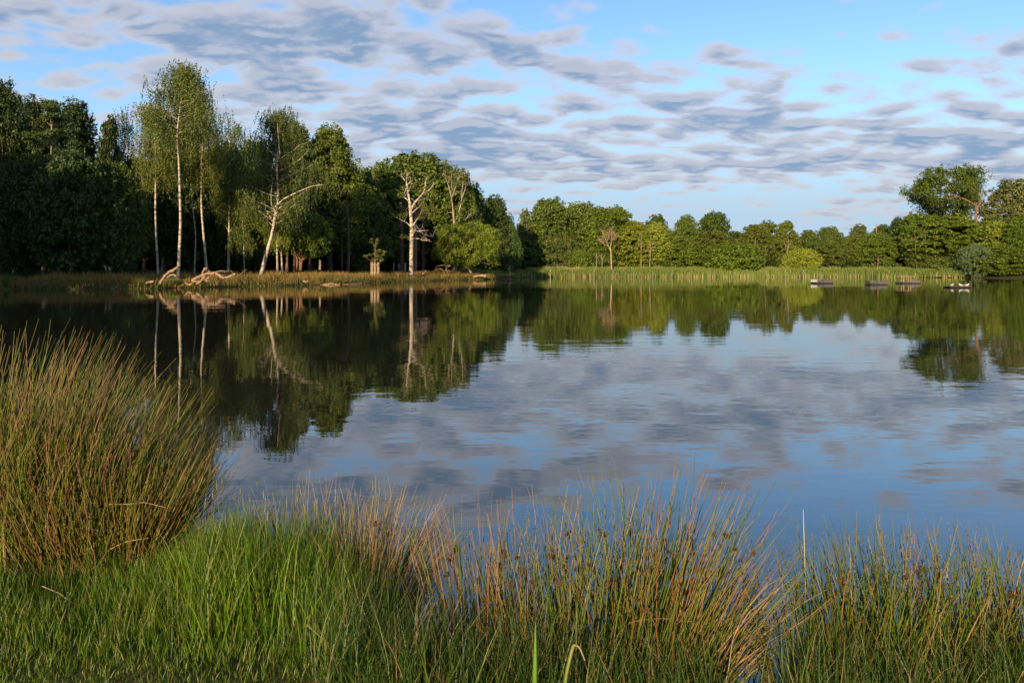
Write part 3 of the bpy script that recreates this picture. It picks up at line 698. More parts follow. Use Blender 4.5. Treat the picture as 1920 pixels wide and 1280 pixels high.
bare_tree('bare_tree', 165, [([(1147, 506), (1146, 480), (1144, 465)], 3.2, 2.4), ([(1144, 468), (1138, 455), (1133, 440), (1129, 432)], 1.8, .7), ([(1144, 466), (1147, 450), (1146, 435), (1145, 428)], 2.0, .7), ([(1138, 456), (1140, 442)], 1.2, .5), ([(1147, 452), (1152, 440)], 1.2, .5), ([(1141, 462), (1130, 456), (1124, 450)], 1.2, .5)],
    'leafless brown tree before the far canopy, twiggy against the green', 203, 'twig', [(1136, 440, 8), (1146, 436, 8), (1128, 450, 6), (1150, 448, 6)], 'brown', None, 120, .2)
bare_tree('bare_tree', 168, [([(1711, 500), (1708, 480), (1702, 455), (1696, 432)], 2.6, .8)] + [([(1709 - i * 2.0, 488 - i * 8), (1700 - i * 1.6, 484 - i * 8.5), (1688 + i * .6, 486 - i * 9)], 1.3, .4) for i in range(6)] + [([(1707 - i * 2, 480 - i * 9), (1712 - i * 2, 474 - i * 9)], 1.0, .4) for i in range(4)],
    'dead conifer leaning with bare drooping side branches, before the dark far trees', 204, 'palebark', (), 'olive', None, 30)
bare_tree('dead_spike', 187, [([(1643, 450), (1643, 418)], 2.2, 1.2)], 'bare dead spike poking above the skyline behind the red-trunked tree', 205, 'palebark')
bare_tree('bare_tree', 160, [([(1829, 430), (1830, 400), (1833, 388), (1838, 380)], 4.4, 3.0), ([(1834, 388), (1822, 378), (1805, 370), (1785, 361)], 3.6, 1.4), ([(1838, 382), (1837, 372)], 3.0, 1.6), ([(1800, 369), (1790, 370), (1778, 369)], 1.4, .7), ([(1840, 384), (1850, 378), (1862, 374)], 1.4, .6), ([(1833, 362), (1830, 350)], 1.6, .8), ([(1838, 378), (1834, 362)], 1.6, 1.2)],
    'broken tree with a long orange bough slanting across the tall poplar', 206, 'redbark', (), 'olive', None, 12)
for i, (x0, y0, x1, y1, lab) in enumerate([(1202, 507, 1202, 440, 'thin straight bare stem inside the leafy maple'), (1217, 507, 1219, 452, 'slightly bent bare stem beside the straight one, among the maples'), (1129, 505, 1128, 474, 'short orange stem left of the leafless brown tree'), (1119, 505, 1118, 474, 'thin dim stem, left one of the short stems by the brown tree'),
        (1416, 504, 1416, 446, 'pale straight stem of the first far birch'), (1433, 505, 1435, 462, 'pale stem low among leaves, between the other far birch stems'), (1472, 504, 1478, 448, 'kinked white stem standing over the small round willow'), (1646, 504, 1646, 480, 'short reddish stem before the reeds'), (1719, 480, 1714, 440, 'leaning thin stem beside the dead conifer'), (1739, 475, 1733, 430, 'pale thin stem under the tall poplar')]):
    ym = (y0 + y1) / 2
    bare_tree('thin_tree', (168.5, 168.5, 166, 166, 171, 171, 170.5, 168, 158, 157.5)[i], [([(x0, y0), ((x0 + x1) / 2 + (1.5 if i in (1, 6) else .5), ym), (x1, y1)], 1.8 if i != 7 else 4, .7), ([((x0 + x1) / 2, ym), (x1 + 6, y1 + 2)], 1.0, .5), ([((x0 + x1) / 2, ym - 6), (x1 - 6, y1 + 3)], .9, .4)], lab, 220 + i, 'redbark' if i == 7 else ('bark' if i > 7 else 'palebark'))
# dark trunks inside the shaded wood
for i, (px, w, d, lab) in enumerate([(652, 6.5, 104, 'stout dim brown trunk standing alone in the dark gap'), (752, 8, 122, 'broad dark trunk left of the half-dead white tree'), (778, 7, 118, 'reddish-brown trunk half hidden behind the white tree'), (793, 6, 124, 'dim trunk right of the white tree, in the shade of the oak'),
        (219, 4, 78, 'dark straight trunk in the shaded wood left of the first birch'), (102, 5, 77, 'dark trunk foot below the pine'), (322, 3.5, 92, 'thin dark trunk behind the tallest birch'), (551, 4, 98, 'dark trunk behind the orange-brown one'), (640, 3, 108, 'thin dark trunk beside the stout dim one'), (580, 5, 100, 'short dark trunk under the broad bush')]):
    bare_tree('dark_trunk', d, [([(px, 505), (px + 1.5, 440), (px - 1, 380)], w, w * .7), ([(px, 420), (px + 9, 395), (px + 20, 384)], w * .4, w * .15), ([(px, 400), (px - 10, 380)], w * .4, w * .15)], lab, 240 + i, 'redbark' if i == 2 else 'bark')

# ---- round willow at the point, with a leaning second stem
def build_willow():
    d = 124; base = P(850, 520, d); base[2] = ground_z(base[0], d) - .1
    r = np.random.default_rng(77); tb, cb = MB(), MB()
    c0 = P(874, 458, d) - base
    pts, rc = [], []
    for k in range(620):
        dr = unit(r.normal(0, 1, 3)); s = r.uniform(.55, 1) ** .4
        lump = 1 + .09 * math.sin(4 * dr[0] + 2) * math.sin(5 * dr[2] + 1) + .05 * math.sin(9 * dr[0])
        p = c0 + dr * s * lump * np.array([6.1, 5.4, 3.75]); 
        if p[2] < .9 + abs(p[0] - 1.5) * .05: continue
        pts.append(p); rc.append(r.uniform(.5, .9))
    pts.append(c0 + np.array([5.4, -.5, -3.4])); rc.append(1.1); pts.append(c0 + np.array([4.3, -1, -3.7])); rc.append(.9); pts.append(c0 + np.array([-5.6, -.5, -2.4])); rc.append(1.0)
    pts = np.array(pts)
    clump_leaves(cb, pts, rc, 75, .29, r, .9, .5, -.4, .42)
    tb.tube([[0, 0, 0], [.1, 0, 1.6], [.3, .1, 3.2], [.8, .2, 5.5]], [.36, .27, .22, .1], 8)
    tb.tube(np.array([P(884, 512, d), P(879, 504, d), P(872, 500, d), P(866, 494, d)]) - base, [.2, .17, .14, .1], 7)
    tb.tube(np.array([P(864, 509, d + 2), P(863, 500, d + 2)]) - base, [.1, .07], 6)
    for k in r.choice(len(pts), 26, replace=False): limb(tb, (.3, .1, r.uniform(1.8, 4)), pts[k], .12, .02, r, 5, .05)
    plant('round_willow', (('trunk', tb.mesh('trunk', M['palebark'])), ('crown', cb.mesh('crown', M['leaf'], smooth=False))), base, 'big round bright green willow at the tip of the wooded bank', 'tree', None, 'lime')
build_willow()
# broad dark bush with orange V-shaped stems
def build_vbush():
    d = 92; base = P(560, 506, d); base[2] = ground_z(base[0], d) - .1
    r = np.random.default_rng(78); tb, cb = MB(), MB()
    for a in ([(559, 507), (557, 485), (553, 464), (549, 440)], [(563, 507), (566, 485), (572, 470), (580, 445)], [(561, 507), (563, 480), (562, 455)]):
        tb.tube(np.array([P(q[0], q[1], d + r.uniform(-.4, .4)) for q in a]) - base, np.linspace(.22, .09, len(a)), 7)
    pts, rc = [], []
    for k in range(150):
        dr = unit(r.normal(0, 1, 3)) * r.uniform(.5, 1) ** .4
        p = P(584, 440, d) - base + dr * np.array([2.6, 2.4, 2.9]); p[0] += (p[2] - 5) * -.15
        if p[2] < 1.5 and p[0] < 1.2: continue
        pts.append(p); rc.append(r.uniform(.45, .8))
    pts = np.array(pts); clump_leaves(cb, pts, rc, 100, .25, r, .7, .2, .5)
    for k in range(0, len(pts), 8): limb(tb, (0.2, 0, 2.4), pts[k], .07, .015, r, 4, .04)
    plant('broad_bush', (('trunk', tb.mesh('trunk', M['redbark'])), ('crown', cb.mesh('crown', M['leaf'], smooth=False))), base, 'broad bush on orange V-shaped stems, between the leaning birch and the dark gap', 'bush', None, 'green')
build_vbush()

# ---- sapling in its timber guard
def build_sapling():
    d = 97; g = P(703, 516, d); g[2] = ground_z(g[0], d)
    r = np.random.default_rng(9)
    root = empty('tree_guard', g, 'square slatted timber guard around the sapling on the grassy bank', 'tree guard')
    w, h = .46, HC + (HY - 492) / F * d - g[2]
    for sx, sy in ((-1, 0), (1, 0), (0, -1), (0, 1)):
        for k in (-1, 0, 1):
            if sx and k == 1: continue
            if sy and k == -1 and False: continue
            b = MB(); x, y = (sx * w, k * w) if sx else (k * w * (.98), sy * w)
            b.box((x - .06, y - .018, 0), (x + .06, y + .018, h + r.uniform(-.03, .03))) if sy else b.box((x - .018, y - .06, 0), (x + .018, y + .06, h))
            link('slat', b.mesh('slat', M['slat'], False), root)
    for z in (h * .42, h * .86):
        b = MB()
        for s in (-1, 1):
            b.box((-w + .03, s * (w - .045) - .018, z - .04), (w - .03, s * (w - .045) + .018, z + .04)); b.box((s * (w - .045) - .018, -w + .07, z - .045), (s * (w - .045) + .018, w - .07, z + .035))
        link('rail', b.mesh('rail', M['slat'], False), root)
    tb, cb = MB(), MB(); top = HC + (HY - 449) / F * d - g[2]
    tb.tube([[0, 0, 0], [.03, 0, 1.5], [-.05, .05, 3], [.1, 0, top]], [.05, .04, .03, .012], 6)
    def at(px, py): q = P(px, py, d) - g; return q + np.array([0, r.normal(0, .15), 0])
    spots = [(708, 449), (706, 456), (697, 449), (697, 455), (704, 462), (703, 468), (706, 472), (700, 476), (694, 478), (688, 480), (684, 481), (709, 470), (714, 470), (718, 472), (722, 473), (706, 478), (710, 480), (714, 483), (719, 478), (704, 484), (709, 488), (714, 489), (699, 487), (717, 487), (703, 489)]
    c = np.array([at(*s) for s in spots]); clump_leaves(cb, c, np.full(len(c), .26), 26, .22, r, .9, .3, .1, .5)
    for q in c[::2]: limb(tb, (0, 0, max(1.5, q[2] - .9)), q, .02, .006, r, 4, .05, 4)
    plant('sapling', (('trunk', tb.mesh('trunk', M['twig'])), ('crown', cb.mesh('crown', M['leaf'], smooth=False))), (g[0], g[1], g[2]), 'young sapling with one tall shoot growing out of the slatted guard', 'sapling', None, 'olive')
build_sapling()

# ------------------------------------------------------------------ bank grass, reeds, undergrowth (uncountable)
def colmix(n, pal, r, jit=.14):
    pal = np.array([p[1] for p in pal]), np.array([p[0] for p in pal]); w = pal[1] / pal[1].sum()
    c = pal[0][r.choice(len(w), n, p=w)]
    return c * r.uniform(1 - jit, 1 + jit, (n, 1)) * r.uniform(1 - jit * .5, 1 + jit * .5, (n, 3))
def along(poly, n, r):
    seg = np.linalg.norm(np.diff(poly, axis=0), axis=1); cs = np.concatenate([[0], np.cumsum(seg)])
    s = r.uniform(0, cs[-1], n); i = np.clip(np.searchsorted(cs, s) - 1, 0, len(seg) - 1)
    f = (s - cs[i]) / seg[i]; p = poly[i] + (poly[i + 1] - poly[i]) * f[:, None]
    t = (poly[i + 1] - poly[i]) / seg[i][:, None]
    return p, np.stack([-t[:, 1], t[:, 0]], 1)
def build_bank_grass():
    r = np.random.default_rng(15)
    poly = SH_L[2:13]
    b = MB()
    n = 80000
    p, nr = along(poly, n, r); off = -.25 + r.beta(1.05, 1.8, n) * 11
    xy = p + nr * off[:, None]
    tuft = np.sin(xy[:, 0] * 1.7 + 2 * np.sin(xy[:, 1] * .8)) * np.sin(xy[:, 1] * 1.3 + 1.5 * np.sin(xy[:, 0] * .6))
    z = height(xy[:, 0], xy[:, 1])
    straw = colmix(n, [(3, (.27, .155, .05)), (3, (.21, .12, .04)), (2, (.15, .14, .035)), (1, (.32, .21, .09))], r)
    green = colmix(n, [(3, (.085, .115, .025)), (2, (.12, .12, .03)), (1, (.20, .15, .05))], r)
    m = (r.uniform(0, 1, n) < np.clip(.25 + off * .16 + tuft * .25, .1, .93))[:, None]
    c = np.where(m, straw, green)
    hgt = (.68 + .32 * tuft + .12 * np.clip(off, 0, 3)) * r.uniform(.55, 1.15, n)
    hgt *= np.interp(off, [-.2, .5, 8, 12], [.55, 1, .9, .7])
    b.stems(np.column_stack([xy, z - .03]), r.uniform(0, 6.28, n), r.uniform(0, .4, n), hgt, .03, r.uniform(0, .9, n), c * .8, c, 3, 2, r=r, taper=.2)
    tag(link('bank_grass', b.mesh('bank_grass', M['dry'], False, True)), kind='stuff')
    b = MB(); n = 26000                               # bracken and low growth under the trees
    p, nr = along(poly, n, r); off = 9 + r.uniform(0, 1, n) ** .8 * 34
    xy = p + nr * off[:, None]; z = height(xy[:, 0], xy[:, 1])
    c = colmix(n, [(3, (.030, .065, .016)), (2, (.045, .08, .02)), (1, (.03, .045, .015))], r)
    b.stems(np.column_stack([xy, z - .03]), r.uniform(0, 6.28, n), r.uniform(.2, .9, n), r.uniform(.5, 1.1, n), .09, r.uniform(.2, 1.1, n), c, c, 3, 2, r=r, taper=.1)
    tag(link('undergrowth', b.mesh('undergrowth', M['dry'], False, True)), kind='stuff')
build_bank_grass()
def build_reeds():
    r = np.random.default_rng(16); b = MB(); n = 64000
    poly = np.array([(-3.0, 133), (-1, 146), (5.5, 158.5), (43, 161.8), (62, 162.2), (74, 162.2), (80, 161.6), (85, 159.2), (90, 155.8), (98.6, 149.2)], float)
    p, nr = along(poly, n, r); ja = r.uniform(-.3, .3, n); nr = np.column_stack([nr[:, 0] * np.cos(ja) - nr[:, 1] * np.sin(ja), nr[:, 0] * np.sin(ja) + nr[:, 1] * np.cos(ja)]); off = r.uniform(0, 1, n) ** .8 * 8; xy = p + nr * off[:, None]
    px = xy[:, 0] / xy[:, 1] * F + CX
    z = np.maximum(height(xy[:, 0], xy[:, 1]), -.1)
    back = np.clip((off - 4.5) / 2.5, 0, 1)
    g = colmix(n, [(4, (.095, .165, .030)), (2, (.12, .17, .035)), (1, (.18, .17, .05))], r)
    s = colmix(n, [(3, (.34, .28, .14)), (2, (.27, .24, .10))], r)
    strawp = np.where(px < 1110, .55, .28) * back + .05 + .5 * ((np.abs(px - 1074) < 12) & (off > 3)) + .35 * (off < .5)
    m = (r.uniform(0, 1, n) < strawp)[:, None]
    c = np.where(m, s, g)
    h = np.interp(px, [940, 1000, 1110, 1300, 1920], [1.4, 1.75, 1.75, 1.8, 1.8]) * r.uniform(.72, 1.05, n) * (1 + .1 * np.sin(px * .21) * np.sin(off)) + back * .3
    h *= np.interp(off, [0, .6, 1.5], [.55, .8, 1])
    b.stems(np.column_stack([xy, z]), r.uniform(0, 6.28, n), r.uniform(0, .14, n), h, .045, r.uniform(0, .35, n), c, c * np.array([1.02, 1, .95]), 3, 2, r=r, taper=.3)
    tag(link('reed_bed', b.mesh('reed_bed', M['dry'], False, True)), kind='stuff')
build_reeds()

# tussocks that stand out on the bank
def blade_mesh(r, n, spread, hgt, wid, pal, lean=.5, bend=.7, levels=4, k=2):
    b = MB(); rad = np.sqrt(r.uniform(0, 1, n)) * spread; ph = r.uniform(0, 6.28, n)
    base = np.column_stack([rad * np.cos(ph), rad * np.sin(ph), np.full(n, -.03)])
    c = colmix(n, pal, r)
    b.stems(base, ph + r.normal(0, .5, n), rad / spread * lean * r.uniform(.3, 1.2, n), hgt * r.uniform(.55, 1.1, n), wid, r.uniform(.0, bend, n), c * .85, c, levels, k, r=r)
    return b
PAL_O = [(3, (.30, .17, .05)), (2, (.22, .15, .04)), (2, (.14, .15, .035))]
PAL_G = [(3, (.09, .13, .025)), (2, (.13, .14, .03)), (1, (.22, .17, .06))]
rt = np.random.default_rng(33)
for px, d, s, pal, lab in [(182, 65.2, 1.0, PAL_O, 'orange grass tussock at the water, left of the first bleached log'), (246, 65.6, 1.15, PAL_O, 'orange grass tussock beside the short log stub'), (262, 65.4, .95, PAL_G, 'green-gold tussock right next to the short log stub'), (322, 68, .9, PAL_G, 'green tussock between the curved log and the root tangle'), (146, 64.8, 1.0, PAL_G, 'dull tussock above the pair of thin bent sticks'), (20, 64, 1.2, PAL_G, 'dark grass tussock by the picture edge, at the water'),
        (356, 69.5, .85, PAL_O, 'rusty tussock behind the left end of the root tangle'), (452, 77, 1.0, PAL_G, 'pale spiky tussock right of the root tangle'), (610, 86, 1.0, PAL_G, 'green tussock on the bank above the long stranded branch'), (668, 92, .9, PAL_G, 'green tussock left of the slatted guard'), (735, 101, 1.0, PAL_G, 'green tussock right of the slatted guard'), (822, 119.5, 1.5, PAL_O, 'rounded brown hummock of grass beside the tilted post'), (842, 121.5, 1.1, PAL_G, 'dark green tussock under the round willow')]:
    x = (px - CX) / F * d; z = ground_z(x, d)
    o = link('grass_tussock', blade_mesh(rt, 420, .55 * s, .95 * s, .022, pal).mesh('grass_tussock', M['dry'], False, True), None, (x, d, max(z, -.02)))
    tag(o, lab, 'grass tussock', 'tussocks along the wooded bank')

# ------------------------------------------------------------------ driftwood on the bank
def driftwood(name, d, branches, label, cat, mat='drift', seed=1, sub=None):
    r = np.random.default_rng(seed)
    q0 = P(branches[0][0][0][0], branches[0][0][0][1], d); b = MB()
    for i, (pts, w0, w1) in enumerate(branches):
        pp = np.array([P(a, c, d) - q0 for a, c in pts]); n = len(pp); m = n * 4 - 3; s = np.linspace(0, 1, m)
        fine = np.stack([np.interp(s, np.linspace(0, 1, n), pp[:, j]) for j in range(3)], 1)
        fine[1:-1] = (fine[:-2] + 2 * fine[1:-1] + fine[2:]) / 4
        dy = 0 if i == 0 else r.uniform(-.6, .6)
        fine[:, 1] += dy * s + .1 * np.sin(s * 4 + i)
        fine[1:-1] += r.normal(0, .012, (m - 2, 3))
        ww = np.interp(s, [0, 1], [w0, w1]) / F * d * .5 * (1 + .12 * r.normal(0, 1, m))
        b.tube(fine, np.abs(ww), 9, rough=.13)
    o = link(name, b.mesh(name, M[mat]), None, q0)
    return tag(o, label, cat)
driftwood('curved_log', 65.0, [([(300, 532), (303, 525), (309, 516), (317, 510), (326, 506), (335, 501)], 5.0, 5.0), ([(312, 522), (316, 517), (324, 515), (332, 518)], 3.2, 3.6), ([(322, 509), (327, 510)], 2, 1.2)], 'curved bleached log rising out of the bank toward the tallest birch', 'log', seed=2)
driftwood('log_stub', 64.6, [([(274, 531), (281, 528), (289, 528)], 3.5, 4.2)], 'short pale log stub lying left of the curved log', 'log', seed=3)
driftwood('root_tangle', 66.0, [([(360, 526), (370, 520), (378, 516), (388, 513), (398, 513), (404, 511)], 5, 5.5), ([(379, 520), (380, 511), (385, 504), (391, 504)], 3.6, 4.2), ([(388, 505), (393, 511), (398, 513)], 3.0, 4.0), ([(402, 511), (411, 516), (418, 521), (428, 520), (435, 516), (440, 514)], 4.2, 5.0), ([(403, 512), (410, 508), (419, 509)], 3.2, 2.2), ([(359, 527), (368, 528), (376, 529), (384, 524), (390, 519)], 4, 4.5), ([(368, 533), (375, 530), (382, 524), (390, 518)], 3.5, 4), ([(345, 527), (349, 532), (356, 534), (362, 531)], 2.6, 3), ([(349, 532), (345, 535)], 1.8, 1.4), ([(384, 527), (389, 526), (393, 527)], 3, 3), ([(378, 530), (382, 525)], 2, 2), ([(443, 520), (449, 514), (457, 505)], 1.4, .9)], 'big sunlit tangle of bleached roots and boughs at the water', 'driftwood', seed=4)
driftwood('bent_stick', 63.6, [([(151, 538), (158, 536), (166, 534), (172, 531), (177, 535)], 1.6, 1.4), ([(154, 536), (160, 537)], 1.0, .8)], 'thin bent stick arched over the water in the shade', 'stick', seed=5)
driftwood('bare_branch', 63.2, [([(68, 535), (72, 529), (77, 527), (84, 530), (90, 533)], 1.8, 1.2), ([(50, 524), (56, 528), (62, 529)], 1.4, .8), ([(20, 538), (50, 536), (80, 535), (108, 536)], 2.2, 1.2), ([(52, 521), (56, 526)], 1.2, .7), ([(50, 528), (60, 530), (68, 535)], 1.6, 1.2)], 'grey fallen branch with an arched limb lying in the shaded water edge', 'branch', 'greywood', 6)
driftwood('floating_stick', 63.4, [([(207, 538), (213, 536), (221, 538)], 1.6, 1.0), ([(207, 541), (215, 541), (219, 538)], 1.2, .8)], 'small forked stick lying at the water right of the bent stick', 'stick', seed=7)
driftwood('stranded_branch', 78.5, [([(498, 528), (506, 528), (518, 530), (532, 532), (550, 533)], 3.6, 1.4), ([(567, 526), (575, 529), (580, 526)], 4, 2.2)], 'long half-rotten trunk lying along the water below the leaning birch', 'log', seed=8)
driftwood('stranded_branch', 81.5, [([(585, 534), (592, 531), (598, 526)], 1.6, .8), ([(606, 533), (614, 533), (622, 531), (630, 533), (638, 533)], 3.2, 1.4), ([(590, 533), (605, 534), (640, 535), (652, 534)], 2.0, 1.0), ([(596, 531), (602, 528)], 1.4, .8)], 'forked pale branch stranded in the water left of the slatted guard', 'branch', seed=9)
driftwood('mud_bank', 84.0, [([(560, 535), (600, 535), (640, 533), (680, 531.5)], 3.0, 2.2)], 'low dark ridge of stranded wood lying along the water', 'driftwood', 'bark', 10)
driftwood('tilted_post', 112, [([(787, 522), (792, 515), (799, 507)], 3.2, 2.8)], 'pale tilted post leaning out of the grass right of the white tree', 'post', seed=11)
driftwood('fallen_tree_crown', 121, [([(835, 518), (832, 508), (828, 505), (824, 503), (816, 507)], 2.0, 1.2), ([(834, 510), (838, 500), (846, 499), (838, 497), (822, 498), (816, 503), (815, 508)], 1.8, 1.0), ([(840, 514), (838, 505), (836, 498)], 2.6, 1.4), ([(836, 512), (842, 506), (844, 510)], 1.8, .8)], 'contorted dead branches under the edge of the round willow', 'branch', seed=12)
driftwood('beached_log', 121.5, [([(886, 520), (895, 517), (905, 516.5), (912, 518)], 4.6, 5.0), ([(868, 520), (872, 517), (875, 515)], 3.4, 3.0)], 'brown log lying on the shore under the right side of the round willow', 'log', seed=13)
driftwood('beached_log', 137, [([(918, 519), (935, 518), (950, 518.5), (964, 519)], 3.2, 3.0)], 'dark log lying in the shaded corner between the willow and the posts', 'log', 'bark', 14)
driftwood('tree_stump', 92, [([(600, 506), (600, 496), (600, 487)], 4.4, 3.8)], 'broken upright stump at the edge of the dark gap', 'stump', 'palebark', 15)
driftwood('root_plate', 74.2, [([(424, 510), (427, 508), (430, 507)], 3, 2), ([(428, 507), (434, 509), (436, 513)], 2, 1.2), ([(424, 508), (421, 512)], 1.6, 1)], 'small knot of exposed roots at the foot of the upright birch', 'roots', 'redbark', 16)
driftwood('small_stump', 68, [([(198, 507), (197.5, 499)], 4, 3.6)], 'pale sawn stump in the shade, taller of the two beside each other', 'stump', 'dead', 17)
driftwood('small_stump', 68, [([(205, 508), (205, 501.5)], 4, 3.4)], 'pale sawn stump in the shade, shorter of the two beside each other', 'stump', 'dead', 18)
driftwood('thin_stake', 68, [([(131, 507), (131, 492)], 1.6, 1.3)], 'thin grey stake in front of the dark wood', 'stake', 'greywood', 19)
for i, (px, y0, y1, w, lab) in enumerate([(738, 500, 493, 1.6, 'small white marker post in the dark gap, thinnest of three'), (748, 499, 494, 1.6, 'small white marker post in the dark gap, middle of three'), (760, 500, 492.5, 3.2, 'small white marker post nearest the white tree, broadest of three')]):
    b = MB(); d = 128; q = P(px, 505, d); q[2] = ground_z(q[0], d); w2 = w / F * d / 2; h = HC + (HY - y1) / F * d - q[2]
    b.box((-w2, -.04, 0), (w2, .04, h - .02)); b.box((-w2 * .8, -.03, h - .02), (w2 * .8, .03, h))
    tag(link('marker_post', b.mesh('marker_post', M['white'], False), None, q), lab, 'marker post')

# ------------------------------------------------------------------ posts before the reeds
for i, px in enumerate([956, 998, 1032, 1074, 1114, 1135, 1149, 1188, 1224, 1260, 1297, 1332, 1368, 1403, 1438, 1472, 1506, 1538, 1571, 1604, 1636, 1667, 1699, 1729, 1758]):
    d = float(np.interp(px, [956, 1000, 1040, 1300, 1760], [136, 150, 155, 158.5, 158.5])); x = (px - CX) / F * d
    h = {956: 2.6, 1032: 1.8, 1114: 2.0}.get(px, rng.uniform(1.25, 1.7)); w = .085 if px in (1032, 1114) else .045
    b = MB(); b.tube([[0, 0, -1.0], [.0, 0, h * .5], [rng.normal(0, .04), 0, h - .03], [rng.normal(0, .02), 0, h]], [w, w, w * .95, w * .7], 8)
    lab = {956: 'tall thin post in the shaded corner by the dark log', 1032: 'bright stout post before the pale reeds', 1114: 'bright stout post right of the straw-coloured reed tuft, taller than its neighbours'}.get(px, 'thin pale post standing in the water before the reed bed')
    tag(link('water_post', b.mesh('water_post', M['post'], False if False else True), None, (x, d, 0)), lab, 'post', 'posts before the reed bed')

# ------------------------------------------------------------------ floats and gulls
def rotz(a): c, s = math.cos(a), math.sin(a); return np.array([[c, -s, 0], [s, c, 0], [0, 0, 1]])
def float_box(px, pyb, w, h, label, seed, rz=.12, end='deck'):
    d = F * HC / (pyb - HY); root = empty('nesting_raft', ((px - CX) / F * d, d, 0), label, 'raft', 'rafts anchored before the reeds'); root.rotation_euler = (0, 0, rz)
    L = w / F * d / 2; D = L * .55; hh = h / F * d
    b = MB(); b.box((-L, -D, -.12), (L, D, .16)); link('hull', b.mesh('hull', M['black'], False), root)
    b = MB(); b.box((-L + .02, -D + .02, .163), (L - .02, D - .02, .19)); link('deck', b.mesh('deck', M['greywood'], False), root)
    for i, (lo, hi, mt) in enumerate([((-L + .06, -D + .01, .193), (L - .06, -D + .05, hh), 'deck'), ((-L + .06, D - .05, .193), (L - .06, D - .01, hh), 'deck'), ((-L, -D + .01, .193), (-L + .055, D - .01, hh + .02), end), ((L - .055, -D + .01, .193), (L, D - .01, hh), 'deck')]):
        b = MB(); b.box(lo, hi); link('side_panel', b.mesh('side_panel', M[mt], False), root)
    for k in range(4):
        b = MB(); x = -L + (k + .5) * L / 2; b.box((x - .05, -D - .015, .12), (x + .05, -D + .008, hh * .97)); link('batten', b.mesh('batten', M['deck'], False), root)
    return root, d
float_box(1541, 531.5, 34, 7.5, 'low grey box raft, the sunlight on its end panel coloured in white', 1, .20, 'white')  # white end panel: sunlight on that side put into its colour
float_box(1643, 534, 33, 7.2, 'low grey box raft on a thick black float, beside the sloping-sided raft', 2, .05)
def cabin_raft():
    d = F * HC / (531.5 - HY); root = empty('nesting_raft', ((1703 - CX) / F * d, d, 0), 'tan raft with a sloping-sided shelter frame on it', 'raft', 'rafts anchored before the reeds'); root.rotation_euler = (0, 0, .08)
    L = 36 / F * d / 2; D = L * .6; s = d / F
    b = MB(); b.box((-L, -D, -.1), (L, D, .10)); link('hull', b.mesh('hull', M['black'], False), root)
    b = MB(); b.box((-L + .02, -D + .02, .103), (L - .02, D - .02, .22)); link('deck', b.mesh('deck', M['deck'], False), root)
    def wedge(x0, x1, z0, z1, y0, y1):                # a triangular board: full height at x0, none at x1
        v = [[x0, y0, z0], [x1, y0, z0], [x0, y0, z1], [x0, y1, z0], [x1, y1, z0], [x0, y1, z1]]
        b = MB(); b.add(v, [[0, 1, 2, 2], [3, 5, 4, 4], [0, 3, 4, 1], [1, 4, 5, 2], [2, 5, 3, 0]]); return b
    top = 13.0 * s
    for y0 in (-D + .03, D - .07):
        for x0, x1 in ((-L + .03, -L + 8 * s), (L - 11 * s, L - .03)):
            link('gable_board', wedge(x0, x1, .223, top, y0, y0 + .04).mesh('gable_board', M['tanboard'], False), root)
        b = MB()
        b.box((-L + .03, y0 + .004, top), (L - 11 * s, y0 + .05, top + .06))
        b.box((-L + 15 * s, y0 + .006, .223), (-L + 16.6 * s, y0 + .046, top)); b.box((-L + 11 * s, y0 + .006, .223), (-L + 12.2 * s, y0 + .046, top - .002))
        link('frame', b.mesh('frame', M['tanboard'], False), root)
    b = MB(); b.box((-L + 16.6 * s, -D + .2, .223), (L - 11 * s, -D + .24, top * .62)); link('back_panel', b.mesh('back_panel', M['deck'], False), root)
    b = MB(); b.box((-L + 9 * s, -D + .01, .223), (L - 2 * s, -D + .026, .32)); link('kick_board', b.mesh('kick_board', M['greywood'], False), root)
cabin_raft()
def flat_raft():
    d = F * HC / (539.3 - HY); root = empty('nesting_raft', ((1795 - CX) / F * d, d, 0), 'flat dark raft with three gulls resting on it', 'raft', 'rafts anchored before the reeds')
    L = 39 / F * d / 2; D = L * .5
    b = MB(); b.tube([[-L, -D, .04], [L, -D, .05]], .07, 8); b.tube([[-L, D, .04], [L, D, .04]], .07, 8); link('hull', b.mesh('hull', M['black']), root)
    for k in range(9):
        b = MB(); x = -L + (k + .5) * 2 * L / 9; b.box((x - L / 9.6, -D - .06, .112), (x + L / 9.6, D + .06, .145)); link('plank', b.mesh('plank', M['greywood'], False), root)
    return root.location, L, d
def gull(loc, rz, label):
    root = empty('gull', loc, label, 'gull', 'gulls resting on the flat raft'); root.rotation_euler = (0, 0, rz); root.scale = (1.0,) * 3
    b = MB()                                          # one body surface from tail through breast and neck to the head
    path = [[-.24, 0, .10], [-.17, 0, .105], [-.08, 0, .115], [.02, 0, .12], [.09, 0, .135], [.125, 0, .175], [.145, 0, .215], [.165, 0, .235], [.195, 0, .235], [.21, 0, .232]]
    b.tube(path, [.012, .04, .072, .085, .075, .05, .036, .04, .03, .01], 12); link('body', b.mesh('body', M['gull']), root)
    b = MB(); b.tube([[.205, 0, .232], [.235, 0, .228], [.255, 0, .22]], [.011, .008, .002], 6); link('bill', b.mesh('bill', M['bill']), root)
    for s in (-1, 1):
        b = MB(); b.tube([[.07, s * .066, .15], [0, s * .078, .145], [-.10, s * .062, .135], [-.20, s * .03, .125], [-.30, s * .008, .118]], [.02, .034, .032, .018, .004], 8); link('wing', b.mesh('wing', M['gullgrey']), root)
        b = MB(); b.tube([[.0, s * .03, .05], [.005, s * .03, .0]], [.008, .007], 6); b.box((-.005, s * .03 - .018, -.002), (.05, s * .03 + .018, .004)); link('leg', b.mesh('leg', M['bill']), root)
